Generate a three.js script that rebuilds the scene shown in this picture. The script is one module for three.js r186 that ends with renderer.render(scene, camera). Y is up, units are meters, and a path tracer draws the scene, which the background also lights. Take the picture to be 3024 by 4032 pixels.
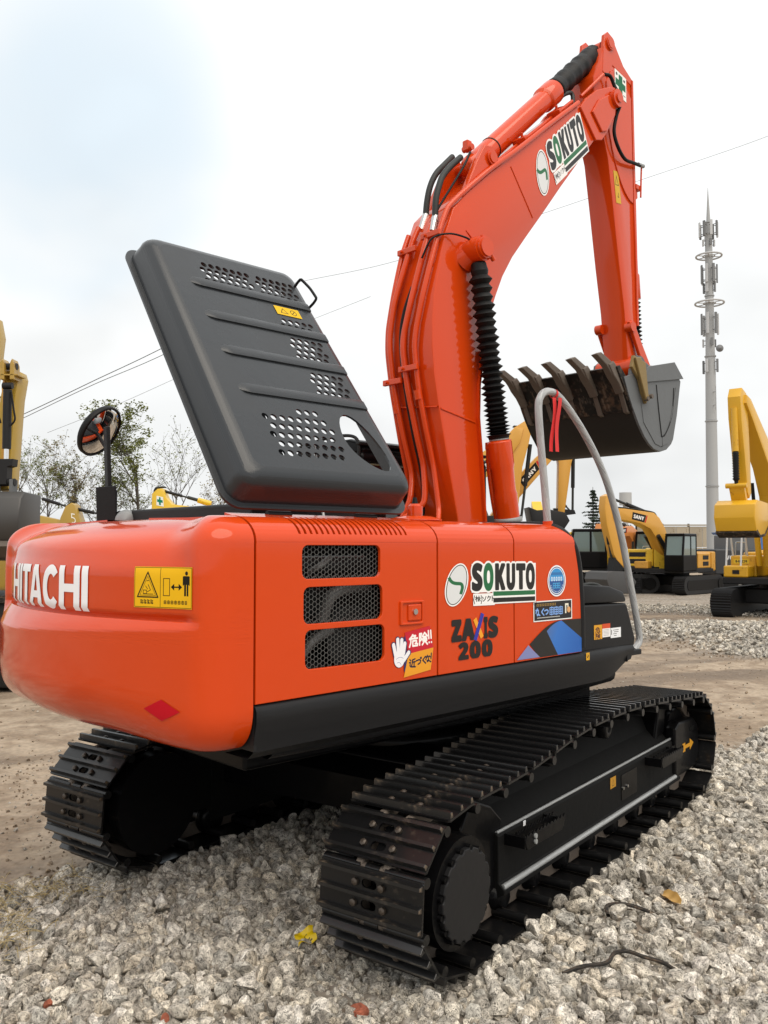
import * as THREE from 'three';
import { RoundedBoxGeometry } from 'three/addons/geometries/RoundedBoxGeometry.js';
import { mergeGeometries, mergeVertices, toCreasedNormals } from 'three/addons/utils/BufferGeometryUtils.js';

// ---------- camera, sky, sun, exposure ----------
const R = Math.PI / 180;
const scene = new THREE.Scene();
const camera = new THREE.PerspectiveCamera(60.93, 0.75, 0.05, 900);
camera.position.set(3.70, 2.08, 5.52);
camera.rotation.order = 'YXZ';
camera.rotation.set(2.254 * R, 36.65 * R, 0);
const renderer = new THREE.WebGLRenderer({ antialias: true });
renderer.setSize(768, 1024);
renderer.toneMapping = THREE.LinearToneMapping;
renderer.toneMappingExposure = 1.5;
renderer.shadowMap.enabled = true;

function hash(x, y, z) { let h = (x * 374761393 + y * 668265263 + z * 2147483647 * 0.5) | 0; h = Math.imul(h ^ (h >>> 13), 1274126177); h ^= h >>> 16; h = Math.imul(h, 2246822519); return ((h ^ (h >>> 15)) >>> 0) / 4294967296; }
const sm = t => t * t * (3 - 2 * t), lerp = (a, b, t) => a + (b - a) * t, clamp = (x, a = 0, b = 1) => Math.max(a, Math.min(b, x)), sstep = (a, b, x) => sm(clamp((x - a) / (b - a)));
function vnoise(x, y, z = 0) {
  const X = Math.floor(x), Y = Math.floor(y), Z = Math.floor(z), u = sm(x - X), v = sm(y - Y), w = sm(z - Z);
  const c = (i, j, k) => hash(X + i, Y + j, Z + k);
  return lerp(lerp(lerp(c(0, 0, 0), c(1, 0, 0), u), lerp(c(0, 1, 0), c(1, 1, 0), u), v), lerp(lerp(c(0, 0, 1), c(1, 0, 1), u), lerp(c(0, 1, 1), c(1, 1, 1), u), v), w);
}
function fbm(x, y, z = 0, o = 4) { let s = 0, a = 0.5, n = 0; for (let i = 0; i < o; i++) { s += a * vnoise(x, y, z); n += a; a *= 0.5; x = x * 2.03 + 11.3; y = y * 2.03 + 5.7; z = z * 2.03 + 3.1; } return s / n; }
let seed = 12345;
const rnd = () => { seed = (Math.imul(seed, 1664525) + 1013904223) >>> 0; return seed / 4294967296; };
const rr = (a, b) => a + (b - a) * rnd();

{ // overcast sky: bright cloud sheet, thinner blue-grey patches
  const W = 1024, H = 512, d = new Float32Array(W * H * 4);
  for (let j = 0; j < H; j++) for (let i = 0; i < W; i++) {
    const th = ((j + 0.5) / H - 0.5) * Math.PI, ph = ((i + 0.5) / W - 0.5) * 2 * Math.PI;
    const x = Math.cos(th) * Math.cos(ph), y = Math.sin(th), z = Math.cos(th) * Math.sin(ph);
    const k = 1.15 / (Math.abs(y) + 0.35);
    const n = fbm(x * k * 1.6 + 4.2, z * k * 1.6 + 9.7, 1.7, 5), n2 = fbm(x * k * 4 + 1.1, z * k * 4 + 2.3, 7.7, 4);
    let L = 0.60 + 0.13 * sstep(-0.02, 0.42, y);
    L *= 1 + 0.16 * (n2 - 0.5) - 0.14 * sstep(0.5, 0.75, n);
    const px = x * -0.759 + y * 0.416 + z * -0.501, thin = Math.max(sstep(0.60, 0.75, n) * sstep(0.05, 0.3, y) * 0.35, sstep(0.982, 1.0, px + (n2 - 0.5) * 0.02) * 0.9);
    const o = (j * W + i) * 4;
    d[o] = L * lerp(0.985, 0.62, thin * 0.8); d[o + 1] = L * lerp(1.0, 0.74, thin * 0.8); d[o + 2] = L * lerp(1.0, 0.84, thin * 0.8); d[o + 3] = 1;
  }
  const t = new THREE.DataTexture(d, W, H, THREE.RGBAFormat, THREE.FloatType);
  t.mapping = THREE.EquirectangularReflectionMapping; t.magFilter = THREE.LinearFilter; t.minFilter = THREE.LinearFilter; t.wrapS = THREE.RepeatWrapping; t.needsUpdate = true;
  scene.background = t; scene.environment = t; scene.backgroundIntensity = 1; scene.environmentIntensity = 1;
}
const sun = new THREE.DirectionalLight(0xfff3e2, 1.5);
sun.position.set(9, 14, 4); sun.target.position.set(0, 0, 0);
sun.castShadow = true; sun.shadow.radius = 110; sun.shadow.mapSize.set(2048, 2048);
Object.assign(sun.shadow.camera, { left: -25, right: 25, top: 25, bottom: -25, near: 0.5, far: 80 });
scene.add(sun, sun.target);

// ---------- helpers ----------
const V = (x, y, z) => new THREE.Vector3(x, y, z);
const P = (X, Y, F) => new THREE.Vector3(X, Y, -F);          // X right, Y up, F forward of the machine
const TURN = -10 * R;                                        // the house is slewed 10 degrees to its right
const taken = {};
function numbered(n) { if (taken[n] === undefined) { taken[n] = 0; return n; } taken[n]++; return n + '_' + String(taken[n]).padStart(3, '0'); }
function thing(name, label, category, group) { const g = new THREE.Group(); g.name = numbered(name); g.userData = { label, category }; if (group) g.userData.group = group; scene.add(g); return g; }
function part(name, geo, mat, parent) { const m = new THREE.Mesh(Array.isArray(geo) ? merge(geo) : geo, mat); m.name = name; m.castShadow = m.receiveShadow = true; parent.add(m); return m; }
function solo(name, geo, mat, label, category, group) { const m = part(numbered(name), geo, mat, scene); m.userData = { label, category }; if (group) m.userData.group = group; return m; }
function struct(name, geo, mat) { const m = part(name, geo, mat, scene); m.userData.kind = 'structure'; return m; }
function clean(g) { g = g.index ? g.toNonIndexed() : g; for (const k of Object.keys(g.attributes)) if (!['position', 'normal', 'uv'].includes(k)) g.deleteAttribute(k); if (!g.attributes.uv) g.setAttribute('uv', new THREE.BufferAttribute(new Float32Array(g.attributes.position.count * 2), 2)); g.morphAttributes = {}; return g; }
function merge(a) { return a.length === 1 ? a[0] : mergeGeometries(a.map(clean)); }
function box(w, h, d, x = 0, y = 0, z = 0, r = 0, rot) { const g = r ? new RoundedBoxGeometry(w, h, d, 2, r) : new THREE.BoxGeometry(w, h, d); if (rot) g.applyMatrix4(new THREE.Matrix4().makeRotationFromEuler(new THREE.Euler(...rot))); g.translate(x, y, z); return g; }
const boxR = (x0, x1, y0, y1, f0, f1, r = 0) => box(x1 - x0, y1 - y0, f1 - f0, (x0 + x1) / 2, (y0 + y1) / 2, -(f0 + f1) / 2, r);
function rod(p, q, r1, r2 = r1, seg = 20, open = false) {
  const d = new THREE.Vector3().subVectors(q, p), L = d.length(), g = new THREE.CylinderGeometry(r2, r1, L, seg, 1, open);
  g.translate(0, L / 2, 0); g.applyQuaternion(new THREE.Quaternion().setFromUnitVectors(V(0, 1, 0), d.normalize())); g.translate(p.x, p.y, p.z); return g;
}
function lathe(prof, p, q, seg = 24) { // prof: [radius, distance along p->q]
  const d = new THREE.Vector3().subVectors(q, p).normalize(), g = new THREE.LatheGeometry(prof.map(a => new THREE.Vector2(a[0], a[1])), seg);
  g.applyQuaternion(new THREE.Quaternion().setFromUnitVectors(V(0, 1, 0), d)); g.translate(p.x, p.y, p.z); return g;
}
function tube(pts, r, seg = 0, rad = 10, tension = 0.5) { const c = new THREE.CatmullRomCurve3(pts, false, 'catmullrom', tension); return new THREE.TubeGeometry(c, seg || pts.length * 8, r, rad, false); }
function shapeOf(pts, holes = []) { const s = new THREE.Shape(pts.map(p => new THREE.Vector2(p[0], p[1]))); for (const h of holes) s.holes.push(new THREE.Path(h.map(p => new THREE.Vector2(p[0], p[1])))); return s; }
function ext(shape, depth, bevel = 0, seg = 2) { return new THREE.ExtrudeGeometry(shape, { depth: depth - 2 * bevel, bevelEnabled: bevel > 0, bevelThickness: bevel, bevelSize: bevel, bevelOffset: -bevel, bevelSegments: seg, curveSegments: 10, steps: 1 }).translate(0, 0, bevel); }
// side profile given as [forward, height], swept across from x0 to x1
function side(pts, x0, x1, bevel = 0, holes = []) { const g = ext(shapeOf(pts, holes), x1 - x0, bevel); g.rotateY(Math.PI / 2); g.translate(x0, 0, 0); return g; }
// cross-section given as [x, height], swept along from f0 to f1
function along(pts, f0, f1, bevel = 0, holes = []) { const g = ext(shapeOf(pts, holes), f1 - f0, bevel); g.translate(0, 0, -f1); return g; }
function rrect(x0, y0, x1, y1, r, n = 5) { const o = []; for (const [cx, cy, a0] of [[x1 - r, y0 + r, -90], [x1 - r, y1 - r, 0], [x0 + r, y1 - r, 90], [x0 + r, y0 + r, 180]]) for (let i = 0; i <= n; i++) { const a = (a0 + 90 * i / n) * R; o.push([cx + r * Math.cos(a), cy + r * Math.sin(a)]); } return o; }
const circ = (x, y, r, n = 16) => Array.from({ length: n }, (_, i) => [x + r * Math.cos(i / n * 6.28318), y + r * Math.sin(i / n * 6.28318)]);
function soft(g, deg = 40) { return toCreasedNormals(g.index ? g : mergeVertices(g.deleteAttribute('uv') && g, 1e-4), deg * R); }
function gridGeo(nu, nv, fn, uvScale = 1) { // fn(i/nu, j/nv) -> Vector3
  const pos = [], uv = [], idx = [];
  for (let j = 0; j <= nv; j++) for (let i = 0; i <= nu; i++) { const p = fn(i / nu, j / nv); pos.push(p.x, p.y, p.z); uv.push(i / nu * uvScale, j / nv * uvScale); }
  for (let j = 0; j < nv; j++) for (let i = 0; i < nu; i++) { const a = j * (nu + 1) + i, b = a + 1, c = a + nu + 1, d = c + 1; idx.push(a, b, d, a, d, c); }
  const g = new THREE.BufferGeometry(); g.setAttribute('position', new THREE.Float32BufferAttribute(pos, 3)); g.setAttribute('uv', new THREE.Float32BufferAttribute(uv, 2)); g.setIndex(idx); g.computeVertexNormals(); return g;
}
// ---------- textures ----------
function dataTex(n, fn, srgb = true, rep = 1) {
  const d = new Uint8Array(n * n * 4);
  for (let j = 0; j < n; j++) for (let i = 0; i < n; i++) { const c = fn(i / n, j / n); const o = (j * n + i) * 4; d[o] = clamp(c[0]) * 255; d[o + 1] = clamp(c[1]) * 255; d[o + 2] = clamp(c[2]) * 255; d[o + 3] = 255; }
  const t = new THREE.DataTexture(d, n, n); t.wrapS = t.wrapT = THREE.RepeatWrapping; t.magFilter = THREE.LinearFilter; t.minFilter = THREE.LinearMipmapLinearFilter; t.generateMipmaps = true; if (srgb) t.colorSpace = THREE.SRGBColorSpace; t.repeat.set(rep, rep); t.needsUpdate = true; return t;
}
const tnoise = (u, v, f, s = 0) => { // tiling noise
  let t = 0, a = 0.5, n = 0; for (let o = 0; o < 4; o++) { const x = u * f, y = v * f, X = Math.floor(x), Y = Math.floor(y), fx = sm(x - X), fy = sm(y - Y), m = q => ((q % f) + f) % f; t += a * lerp(lerp(hash(m(X), m(Y), s + o), hash(m(X + 1), m(Y), s + o), fx), lerp(hash(m(X), m(Y + 1), s + o), hash(m(X + 1), m(Y + 1), s + o), fx), fy); n += a; a *= 0.55; f *= 2; } return t / n; };
const peel = dataTex(256, (u, v) => { const a = tnoise(u, v, 24, 3) * 0.6 + tnoise(u, v, 5, 9) * 0.4; return [a, a, a]; }, false);
const grime = dataTex(256, (u, v) => { const a = 0.55 + 0.45 * sstep(0.3, 0.75, tnoise(u, v, 5, 21)); return [a, a, a]; }, false);
const wear = dataTex(256, (u, v) => { const a = tnoise(u, v, 6, 41), b = tnoise(u, v, 28, 5); const k = sstep(0.55, 0.75, a * 0.6 + b * 0.4); return [lerp(0.86, 1, k), lerp(0.88, 0.97, k), lerp(0.9, 0.9, k)]; });
const rustTex = dataTex(256, (u, v) => { const a = tnoise(u, v, 5, 61), b = tnoise(u, v, 30, 15), st = tnoise(u * 1, v * 1, 9, 77); const k = sstep(0.42, 0.68, a * 0.5 + b * 0.5), s2 = sstep(0.6, 0.75, st); const sc = sstep(0.72, 0.8, hash(Math.floor(v * 90), Math.floor(u * 5 + hash(Math.floor(v * 90), 3, 3) * 3), 9)) * sstep(0.45, 0.6, b); let c = [0.115, 0.11, 0.105].map((q, i) => lerp(q, [0.33, 0.26, 0.205][i], k)); c = c.map((q, i) => lerp(q, [0.47, 0.43, 0.38][i], Math.max(s2 * 0.4, sc * 0.5))); return c; });
const shoeTex = dataTex(256, (u, v) => { const a = tnoise(u, v, 7, 31), b = tnoise(u, v, 40, 51); const k = sstep(0.6, 0.78, a * 0.45 + b * 0.55); return [lerp(0.06, 0.21, k), lerp(0.06, 0.185, k), lerp(0.063, 0.16, k)]; });
const dustTex = dataTex(256, (u, v) => { const a = tnoise(u, v, 5, 131), b = tnoise(u, v, 36, 151); const k = sstep(0.45, 0.68, a * 0.6 + b * 0.4); return [lerp(0.085, 0.40, k), lerp(0.083, 0.345, k), lerp(0.083, 0.285, k)]; });
const canvasTex = (w, h, draw) => { const c = document.createElement('canvas'); c.width = w; c.height = h; const x = c.getContext('2d'); x.clearRect(0, 0, w, h); draw(x, w, h); const t = new THREE.CanvasTexture(c); t.colorSpace = THREE.SRGBColorSpace; t.anisotropy = 8; return t; };

// ---------- materials ----------
const lin = (r, g, b) => new THREE.Color().setRGB(r, g, b);
const std = (c, rough = 0.6, metal = 0, o = {}) => new THREE.MeshStandardMaterial({ color: c, roughness: rough, metalness: metal, side: THREE.DoubleSide, ...o });
const stick = (map, rough = 0.4) => new THREE.MeshPhysicalMaterial({ color: 0xffffff, roughness: rough, specularIntensity: 0.3, side: THREE.DoubleSide, map, alphaTest: 0.5 });
const phys = (c, rough, o = {}) => new THREE.MeshPhysicalMaterial({ color: c, roughness: rough, side: THREE.DoubleSide, ...o });
const M = {
  orange: phys(lin(0.62, 0.054, 0.003), 0.5, { specularIntensity: 0.1, clearcoat: 0.85, clearcoatRoughness: 0.08, bumpMap: peel, bumpScale: 0.0014 }),
  black: phys(lin(0.004, 0.004, 0.0045), 0.34, { specularIntensity: 0.16, clearcoat: 0.1, clearcoatRoughness: 0.08, bumpMap: peel, bumpScale: 0.002 }),
  blackMatt: phys(lin(0.004, 0.004, 0.004), 0.9, { specularIntensity: 0.2 }),
  glintGrey: phys(lin(0.30, 0.31, 0.315), 0.3, { clearcoat: 0.6, clearcoatRoughness: 0.2, bumpMap: peel, bumpScale: 0.006 }),  // light grey that paints sky reflections along the bent frame edges
  wire: std(lin(0.10, 0.10, 0.095), 0.45, 0.3),
  skirt: phys(lin(0.014, 0.014, 0.015), 0.42, { specularIntensity: 0.4, bumpMap: peel, bumpScale: 0.0012 }),
  cover: phys(lin(0.020, 0.023, 0.027), 0.40, { specularIntensity: 0.8, clearcoat: 0.25, clearcoatRoughness: 0.28, roughnessMap: grime, bumpMap: peel, bumpScale: 0.0015 }),
  dusty: phys(0xffffff, 0.34, { map: dustTex, specularIntensity: 1 }),
  shoe: phys(0xffffff, 0.38, { map: shoeTex, specularIntensity: 0.45, clearcoat: 0.3, clearcoatRoughness: 0.12, bumpMap: shoeTex, bumpScale: 0.002 }),
  cleanShoe: phys(lin(0.006, 0.006, 0.0065), 0.28, { specularIntensity: 0.9, clearcoat: 0.4, clearcoatRoughness: 0.1, bumpMap: shoeTex, bumpScale: 0.002 }),
  pipeGrey: std(lin(0.13, 0.13, 0.13), 0.45, 0.3),
  bolt: std(lin(0.07, 0.055, 0.043), 0.4, 0.5),
  rubber: phys(lin(0.007, 0.007, 0.0075), 0.5, { specularIntensity: 0.45 }),
  hose: phys(lin(0.028, 0.030, 0.029), 0.5, { specularIntensity: 0.6 }),
  steel: std(lin(0.55, 0.55, 0.54), 0.25, 1),
  greySteel: std(lin(0.30, 0.31, 0.31), 0.5, 0.2),
  blackDull: phys(lin(0.005, 0.005, 0.005), 0.72, { specularIntensity: 0.3, bumpMap: peel, bumpScale: 0.003 }),
  bucketGrey: phys(lin(0.115, 0.122, 0.127), 0.55, { bumpMap: peel, bumpScale: 0.002 }),
  rust: phys(0xffffff, 0.6, { specularIntensity: 0.5, map: rustTex, bumpMap: rustTex, bumpScale: 0.006 }),
  toothRust: std(lin(0.13, 0.105, 0.085), 0.6, 0.2, { bumpMap: peel, bumpScale: 0.004 }),
  ochre: std(lin(0.22, 0.15, 0.05), 0.55),
  chrome: std(lin(0.8, 0.8, 0.8), 0.12, 1),
  mirror: std(lin(0.85, 0.86, 0.87), 0.03, 1),
  red: std(lin(0.62, 0.02, 0.02), 0.6),
};
// ---------- the orange excavator ----------
const EX = thing('excavator', 'orange crawler excavator with raised boom and open grey engine cover, filling the foreground', 'excavator');
const U = (name, geo, mat, parent = EX) => { const m = part(name, geo, mat, parent); if (parent === EX) m.rotation.y = TURN; return m; };

// counterweight: plan curve (inset d) and vertical profile
const CW = { X: 1.25, F0: -2.458, R: 2.78, c: -0.2, r: 0.22 };
function cwPlan(d, t) { // t in -1..1, right seam to left seam; returns [X, F, angle]
  const X = CW.X - d, Rr = CW.R - d, r = Math.max(CW.r - d * 0.6, 0.05), s = t < 0 ? 1 : -1, k = 1 - Math.abs(t);  // k: 0 at the seam end .. 1 at the middle
  const Fc = CW.c - Math.sqrt((Rr - r) ** 2 - (X - r) ** 2), th = Math.asin((X - r) / (Rr - r));
  let p;
  if (k < 0.06) p = [X, lerp(CW.F0, Fc, k / 0.06)];
  else if (k < 0.26) { const a = lerp(0, Math.PI / 2 - th, (k - 0.06) / 0.2); p = [X - r + r * Math.cos(a), Fc - r * Math.sin(a)]; }
  else { const a = th * (1 - (k - 0.26) / 0.74); p = [Rr * Math.sin(a), CW.c - Rr * Math.cos(a)]; }
  return [p[0] * s, p[1]];
}
const cwMask = (X) => 1 - sstep(1.10, 1.19, Math.abs(X));
function cwInset(Y, X) { // inset of the face at height Y
  let d = 0;
  if (Y < 1.42) { const q = clamp((1.42 - Y) / 0.29), e = clamp((1.32 - Y) / 0.19), ws = sstep(0.45, 1.25, Math.abs(X)); d += lerp(0.34 * (1 - Math.sqrt(Math.max(0, 1 - q * q))), 0.15 * (1 - Math.sqrt(Math.max(0, 1 - e * e))), ws); }
  if (Y > 1.94) { const q = clamp((Y - 1.94) / 0.2875), e = clamp((Y - 2.10) / 0.128), ws = sstep(0.95, 1.25, Math.abs(X)); d += lerp(0.56 * (1 - Math.sqrt(Math.max(0, 1 - q * q))), 0.20 * (1 - Math.sqrt(Math.max(0, 1 - e * e))), ws); }
  const m = cwMask(X), tp = clamp((1.19 - X) / 1.7), lo = lerp(1.715, 1.63, tp), rec = Math.pow(clamp((Y - lo + 0.01) / (1.745 - lo)), 1.25) * lerp(0.022, 0.062, tp) + (Y > 1.735 ? 0.024 * (1 - sstep(1.742, 1.775, Y)) : 0);
  return d + rec * m * (1 - 0.9 * sstep(2.0, 2.12, Y));
}
function cwPoint(t, Y, lift = 0) { const q = cwPlan(0, t); const p = cwPlan(cwInset(Y, q[0]) - lift, t); return P(p[0], Y, p[1]); }
{
  const ys = [];
  for (let i = 0; i <= 14; i++) ys.push(1.1305 + 0.29 * (1 - Math.cos(i / 14 * Math.PI / 2)));
  for (let y = 1.43; y < 1.61; y += 0.03) ys.push(y);
  for (let y = 1.62; y < 1.73; y += 0.006) ys.push(y); ys.push(1.7345, 1.7349, 1.7351, 1.7355, 1.742, 1.748, 1.755, 1.762, 1.77);
  for (let y = 1.78; y < 1.935; y += 0.03) ys.push(y);
  for (let i = 0; i <= 20; i++) ys.push(1.94 + 0.287 * Math.sin(i / 20 * Math.PI / 2));
  const N = 150, rows = [];
  const ring = (d, Y) => Array.from({ length: N + 1 }, (_, i) => { const t = -1 + 2 * i / N, p = cwPlan(d, t); return P(p[0], Y, p[1]); });
  rows.push(ring(0.95, 1.128), ring(0.5, 1.1285));
  for (const y of ys) rows.push(Array.from({ length: N + 1 }, (_, i) => cwPoint(-1 + 2 * i / N, y)));
  rows.push(ring(0.62, 2.2285), ring(1.0, 2.235));
  const body = gridGeo(N, rows.length - 1, (u, v) => rows[Math.round(v * (rows.length - 1))][Math.round(u * N)], 3);
  const capAt = i => { const q = rows.map(r => r[i]), s = shapeOf(q.map(p => [p.x, p.y])), g = new THREE.ShapeGeometry(s); g.translate(0, 0, 2.4575); return g; };
  const cw = U('counterweight', [soft(body, 55), capAt(0), capAt(N)], M.orange);
  // closing plate at the seam, lifting-hole plug plates
  // curved stickers
  const bend = (a0, a1, y0, y1, tex, nm, lab) => { // a: X positions along the face
    const find = X => { let lo = -1, hi = 1; for (let i = 0; i < 40; i++) { const m = (lo + hi) / 2; cwPlan(0, m)[0] > X ? lo = m : hi = m; } return (lo + hi) / 2; };
    const t0 = find(a0), t1 = find(a1);
    const g = gridGeo(40, 10, (u, v) => cwPoint(lerp(t0, t1, u), lerp(y0, y1, v), 0.004));
    const m = U(nm, g, stick(tex), cw); if (lab) m.userData.label = lab; return m;
  };
  bend(-0.68, 0.575, 1.755, 1.985, canvasTex(1024, 220, (x, w, h) => {
    x.fillStyle = x.strokeStyle = '#f3f2f4'; const S = 46; let p = 2; const bar = (a, wd) => x.fillRect(a, 2, wd, h - 4);
    const Hh = () => { bar(p, S); bar(p + 124, S); x.fillRect(p, 90, 170, 40); p += 170 + 14; }, I = () => { bar(p, S); p += S + 12; };
    Hh(); I(); x.fillRect(p, 2, 140, 40); bar(p + 47, S); p += 140 - 6;
    x.beginPath(); x.moveTo(p, h - 2); x.lineTo(p + 58, 2); x.lineTo(p + 112, 2); x.lineTo(p + 170, h - 2); x.lineTo(p + 122, h - 2); x.lineTo(p + 113, h - 48); x.lineTo(p + 57, h - 48); x.lineTo(p + 48, h - 2); x.moveTo(p + 65, h - 84); x.lineTo(p + 105, h - 84); x.lineTo(p + 85, 52); x.closePath(); x.fill('evenodd'); p += 176;
    x.lineWidth = S; x.beginPath(); x.ellipse(p + 86, h / 2, 62, h / 2 - 23, 0, 0.75, 6.2832 - 0.75); x.stroke(); p += 166; Hh(); I();
  }), 'lettering', 'white HITACHI lettering');
  bend(0.825, 1.152, 1.795, 1.985, canvasTex(512, 300, (x, w, h) => {
    x.fillStyle = '#e9b416'; x.fillRect(0, 0, w, h); x.strokeStyle = '#3a2c08'; x.lineWidth = 4; x.strokeRect(6, 6, w - 12, h - 12); x.beginPath(); x.moveTo(w * 0.46, 6); x.lineTo(w * 0.46, h - 6); x.stroke();
    x.strokeStyle = '#2a2410'; x.lineJoin = 'round'; x.lineWidth = 10; x.beginPath(); x.moveTo(125, 40); x.lineTo(215, 222); x.lineTo(32, 222); x.closePath(); x.stroke(); x.lineWidth = 3; x.beginPath(); x.moveTo(125, 70); x.lineTo(195, 210); x.lineTo(54, 210); x.closePath(); x.stroke();
    x.lineWidth = 5; x.beginPath(); x.moveTo(85, 200); x.lineTo(175, 200); x.moveTo(128, 130); x.lineTo(150, 170); x.lineTo(120, 185); x.moveTo(105, 140); x.lineTo(125, 165); x.moveTo(115, 105); x.lineTo(135, 100); x.stroke(); x.strokeRect(85, 172, 30, 26);
    x.fillStyle = '#1b180d'; x.beginPath(); x.arc(455, 45, 15, 0, 7); x.fill(); x.fillRect(430, 64, 50, 62); x.fillRect(421, 66, 9, 66); x.fillRect(480, 66, 9, 66); x.fillRect(433, 120, 18, 88); x.fillRect(458, 120, 18, 88);
    x.strokeRect(262, 84, 52, 124); x.lineWidth = 10; x.beginPath(); x.moveTo(335, 145); x.lineTo(405, 145); x.stroke(); for (const s of [-1, 1]) { const cx = 370 + s * 44; x.beginPath(); x.moveTo(cx + s * 2, 145); x.lineTo(cx - s * 26, 120); x.lineTo(cx - s * 26, 170); x.fill(); }
    x.lineWidth = 4; x.strokeStyle = '#241f10'; for (let i = 0; i < 4; i++) { const bx = 62 + i * 30; x.strokeRect(bx, 242, 8, 26); x.beginPath(); x.moveTo(bx + 8, 248); x.lineTo(bx + 22, 248); x.moveTo(bx + 15, 242); x.lineTo(bx + 15, 268); x.arc(bx + 16, 264, 6, 0, 5); x.stroke(); }
    for (let i = 0; i < 7; i++) { const bx = 268 + i * 29; x.strokeRect(bx, 246, 18, 20); x.beginPath(); x.moveTo(bx, 256); x.lineTo(bx + 18, 256); x.moveTo(bx + 9, 240); x.lineTo(bx + 9, 270); x.stroke(); }
  }), 'warning_sticker', 'yellow keep-clear warning sticker');
  bend(0.905, 1.105, 1.283, 1.385, canvasTex(256, 128, (x, w, h) => { x.fillStyle = '#bd0f20'; x.beginPath(); x.moveTo(w / 2, 2); x.lineTo(w - 2, h / 2); x.lineTo(w / 2, h - 2); x.lineTo(2, h / 2); x.fill(); }), 'diamond_sticker', 'dark red diamond sticker');
}

// hood panels: flat side, rounded shoulder, top sheet
const SH = { cx: 1.05, cy: 2.10, rx: 0.20, ry: 0.13 };
const shoulder = (th0, th1, n = 8, k = 0) => Array.from({ length: n + 1 }, (_, i) => { const a = lerp(th0, th1, i / n) * R; return [SH.cx + (SH.rx - k) * Math.cos(a), SH.cy + (SH.ry - k) * Math.sin(a)]; });
const sector = (th0, th1) => [...shoulder(th0, th1), ...shoulder(th1, th0, 8, 0.02)];
const topSheet = (xin) => [[1.05, 2.23], [xin, 2.245], [xin, 2.22], [1.05, 2.21]];
const skirtTop = F => 1.345 + 0.010 * (F + 2.35);
function sidePanel(f0, f1, holes = []) { return side([[f0, skirtTop(f0) + 0.004], [f1, skirtTop(f1) + 0.004], [f1, 2.10], [f0, 2.10]], 1.23, 1.25, 0.003, holes); }
const grilles = [[-2.175, 1.92, -1.655, 2.085], [-2.165, 1.70, -1.64, 1.88], [-2.155, 1.48, -1.625, 1.67]];
// engine door
const door = U('engine_door', (() => {
  const a = [sidePanel(-2.445, -1.222, grilles.map(g => rrect(g[0], g[1], g[2], g[3], 0.035).reverse()))];
  a.push(along(sector(0, 18), -2.445, -1.222), along(sector(18, 90), -2.445, -2.19), along(sector(18, 90), -1.425, -1.222), along(sector(86, 90), -2.19, -1.425));
  const n = 21, pitch = 0.765 / n; for (let i = 0; i < n; i++) a.push(along(sector(18, 86), -2.19 + i * pitch + pitch * 0.42, -2.19 + (i + 1) * pitch));
  a.push(along(topSheet(0.98), -2.445, -1.222));
  return a;
})(), M.orange);
for (const g of grilles) { // hexagonal wire mesh
  const a = [], s = 0.0145, w = 0.003, dx = s * 1.5, dy = s * Math.sqrt(3);
  for (let i = 0; g[0] - 0.02 + i * dx < g[2] + 0.02; i++) for (let j = 0; g[1] - 0.02 + j * dy < g[3] + 0.03; j++) {
    const cx = g[0] - 0.02 + i * dx, cy = g[1] - 0.02 + j * dy + (i % 2) * dy / 2;
    for (let k = 0; k < 3; k++) { const a0 = k * 60 * R, a1 = (k + 1) * 60 * R; const x0 = cx + s * Math.cos(a0), y0 = cy + s * Math.sin(a0), x1 = cx + s * Math.cos(a1), y1 = cy + s * Math.sin(a1); a.push(box(s, w, w, 0, 0, 0, 0, [0, 0, Math.atan2(y1 - y0, x1 - x0)]).rotateY(Math.PI / 2).translate(1.222, (y0 + y1) / 2, -(x0 + x1) / 2)); }
  }
  U('grille_mesh', a, M.wire, door);
}
{ // latch
  const l = [side(rrect(-1.515, 1.655, -1.335, 1.785, 0.008), 1.245, 1.262, 0.004, [rrect(-1.50, 1.668, -1.35, 1.772, 0.008).reverse()])];
  U('latch_frame', l, M.orange, door);
  const h = U('latch_handle', boxR(1.24, 1.262, 1.675, 1.765, -1.455, -1.355, 0.008), M.orange, door);
  U('latch_lock', rod(P(1.258, 1.725, -1.41), P(1.272, 1.725, -1.41), 0.016), M.steel, door);
}
// engine seen behind the mesh
U('engine', [boxR(0.55, 0.95, 1.3, 2.0, -2.3, -1.4, 0.05), rod(P(0.95, 1.6, -1.75), P(1.13, 1.6, -1.75), 0.17), rod(P(1.05, 1.98, -2.2), P(1.05, 1.98, -1.6), 0.05), rod(P(1.0, 1.42, -2.15), P(1.0, 1.42, -1.75), 0.075)], M.skirt);
U('engine_pipe', [tube([P(1.1, 1.86, -1.62), P(1.14, 1.86, -1.78), P(1.14, 1.82, -1.9), P(1.1, 1.7, -1.93)], 0.032), tube([P(1.12, 1.5, -2.1), P(1.15, 1.6, -2.03), P(1.14, 1.65, -1.9)], 0.024), tube([P(1.1, 1.95, -2.02), P(1.15, 1.98, -1.98), P(1.13, 2.02, -1.9)], 0.016), tube([P(1.1, 1.72, -2.16), P(1.14, 1.8, -2.13), P(1.1, 1.86, -2.1)], 0.03)], M.pipeGrey);
U('bay_lining', [boxR(0.36, 0.54, 1.2, 2.19, -2.44, 0.15), boxR(0.5, 1.2, 1.2, 1.33, -2.44, 0.15), boxR(0.5, 1.15, 1.2, 2.15, -1.26, -1.19), boxR(0.5, 1.12, 1.2, 2.14, -1.18, -0.06), boxR(0.5, 1.15, 1.2, 2.12, -2.455, -2.40)], M.blackMatt);
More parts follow.
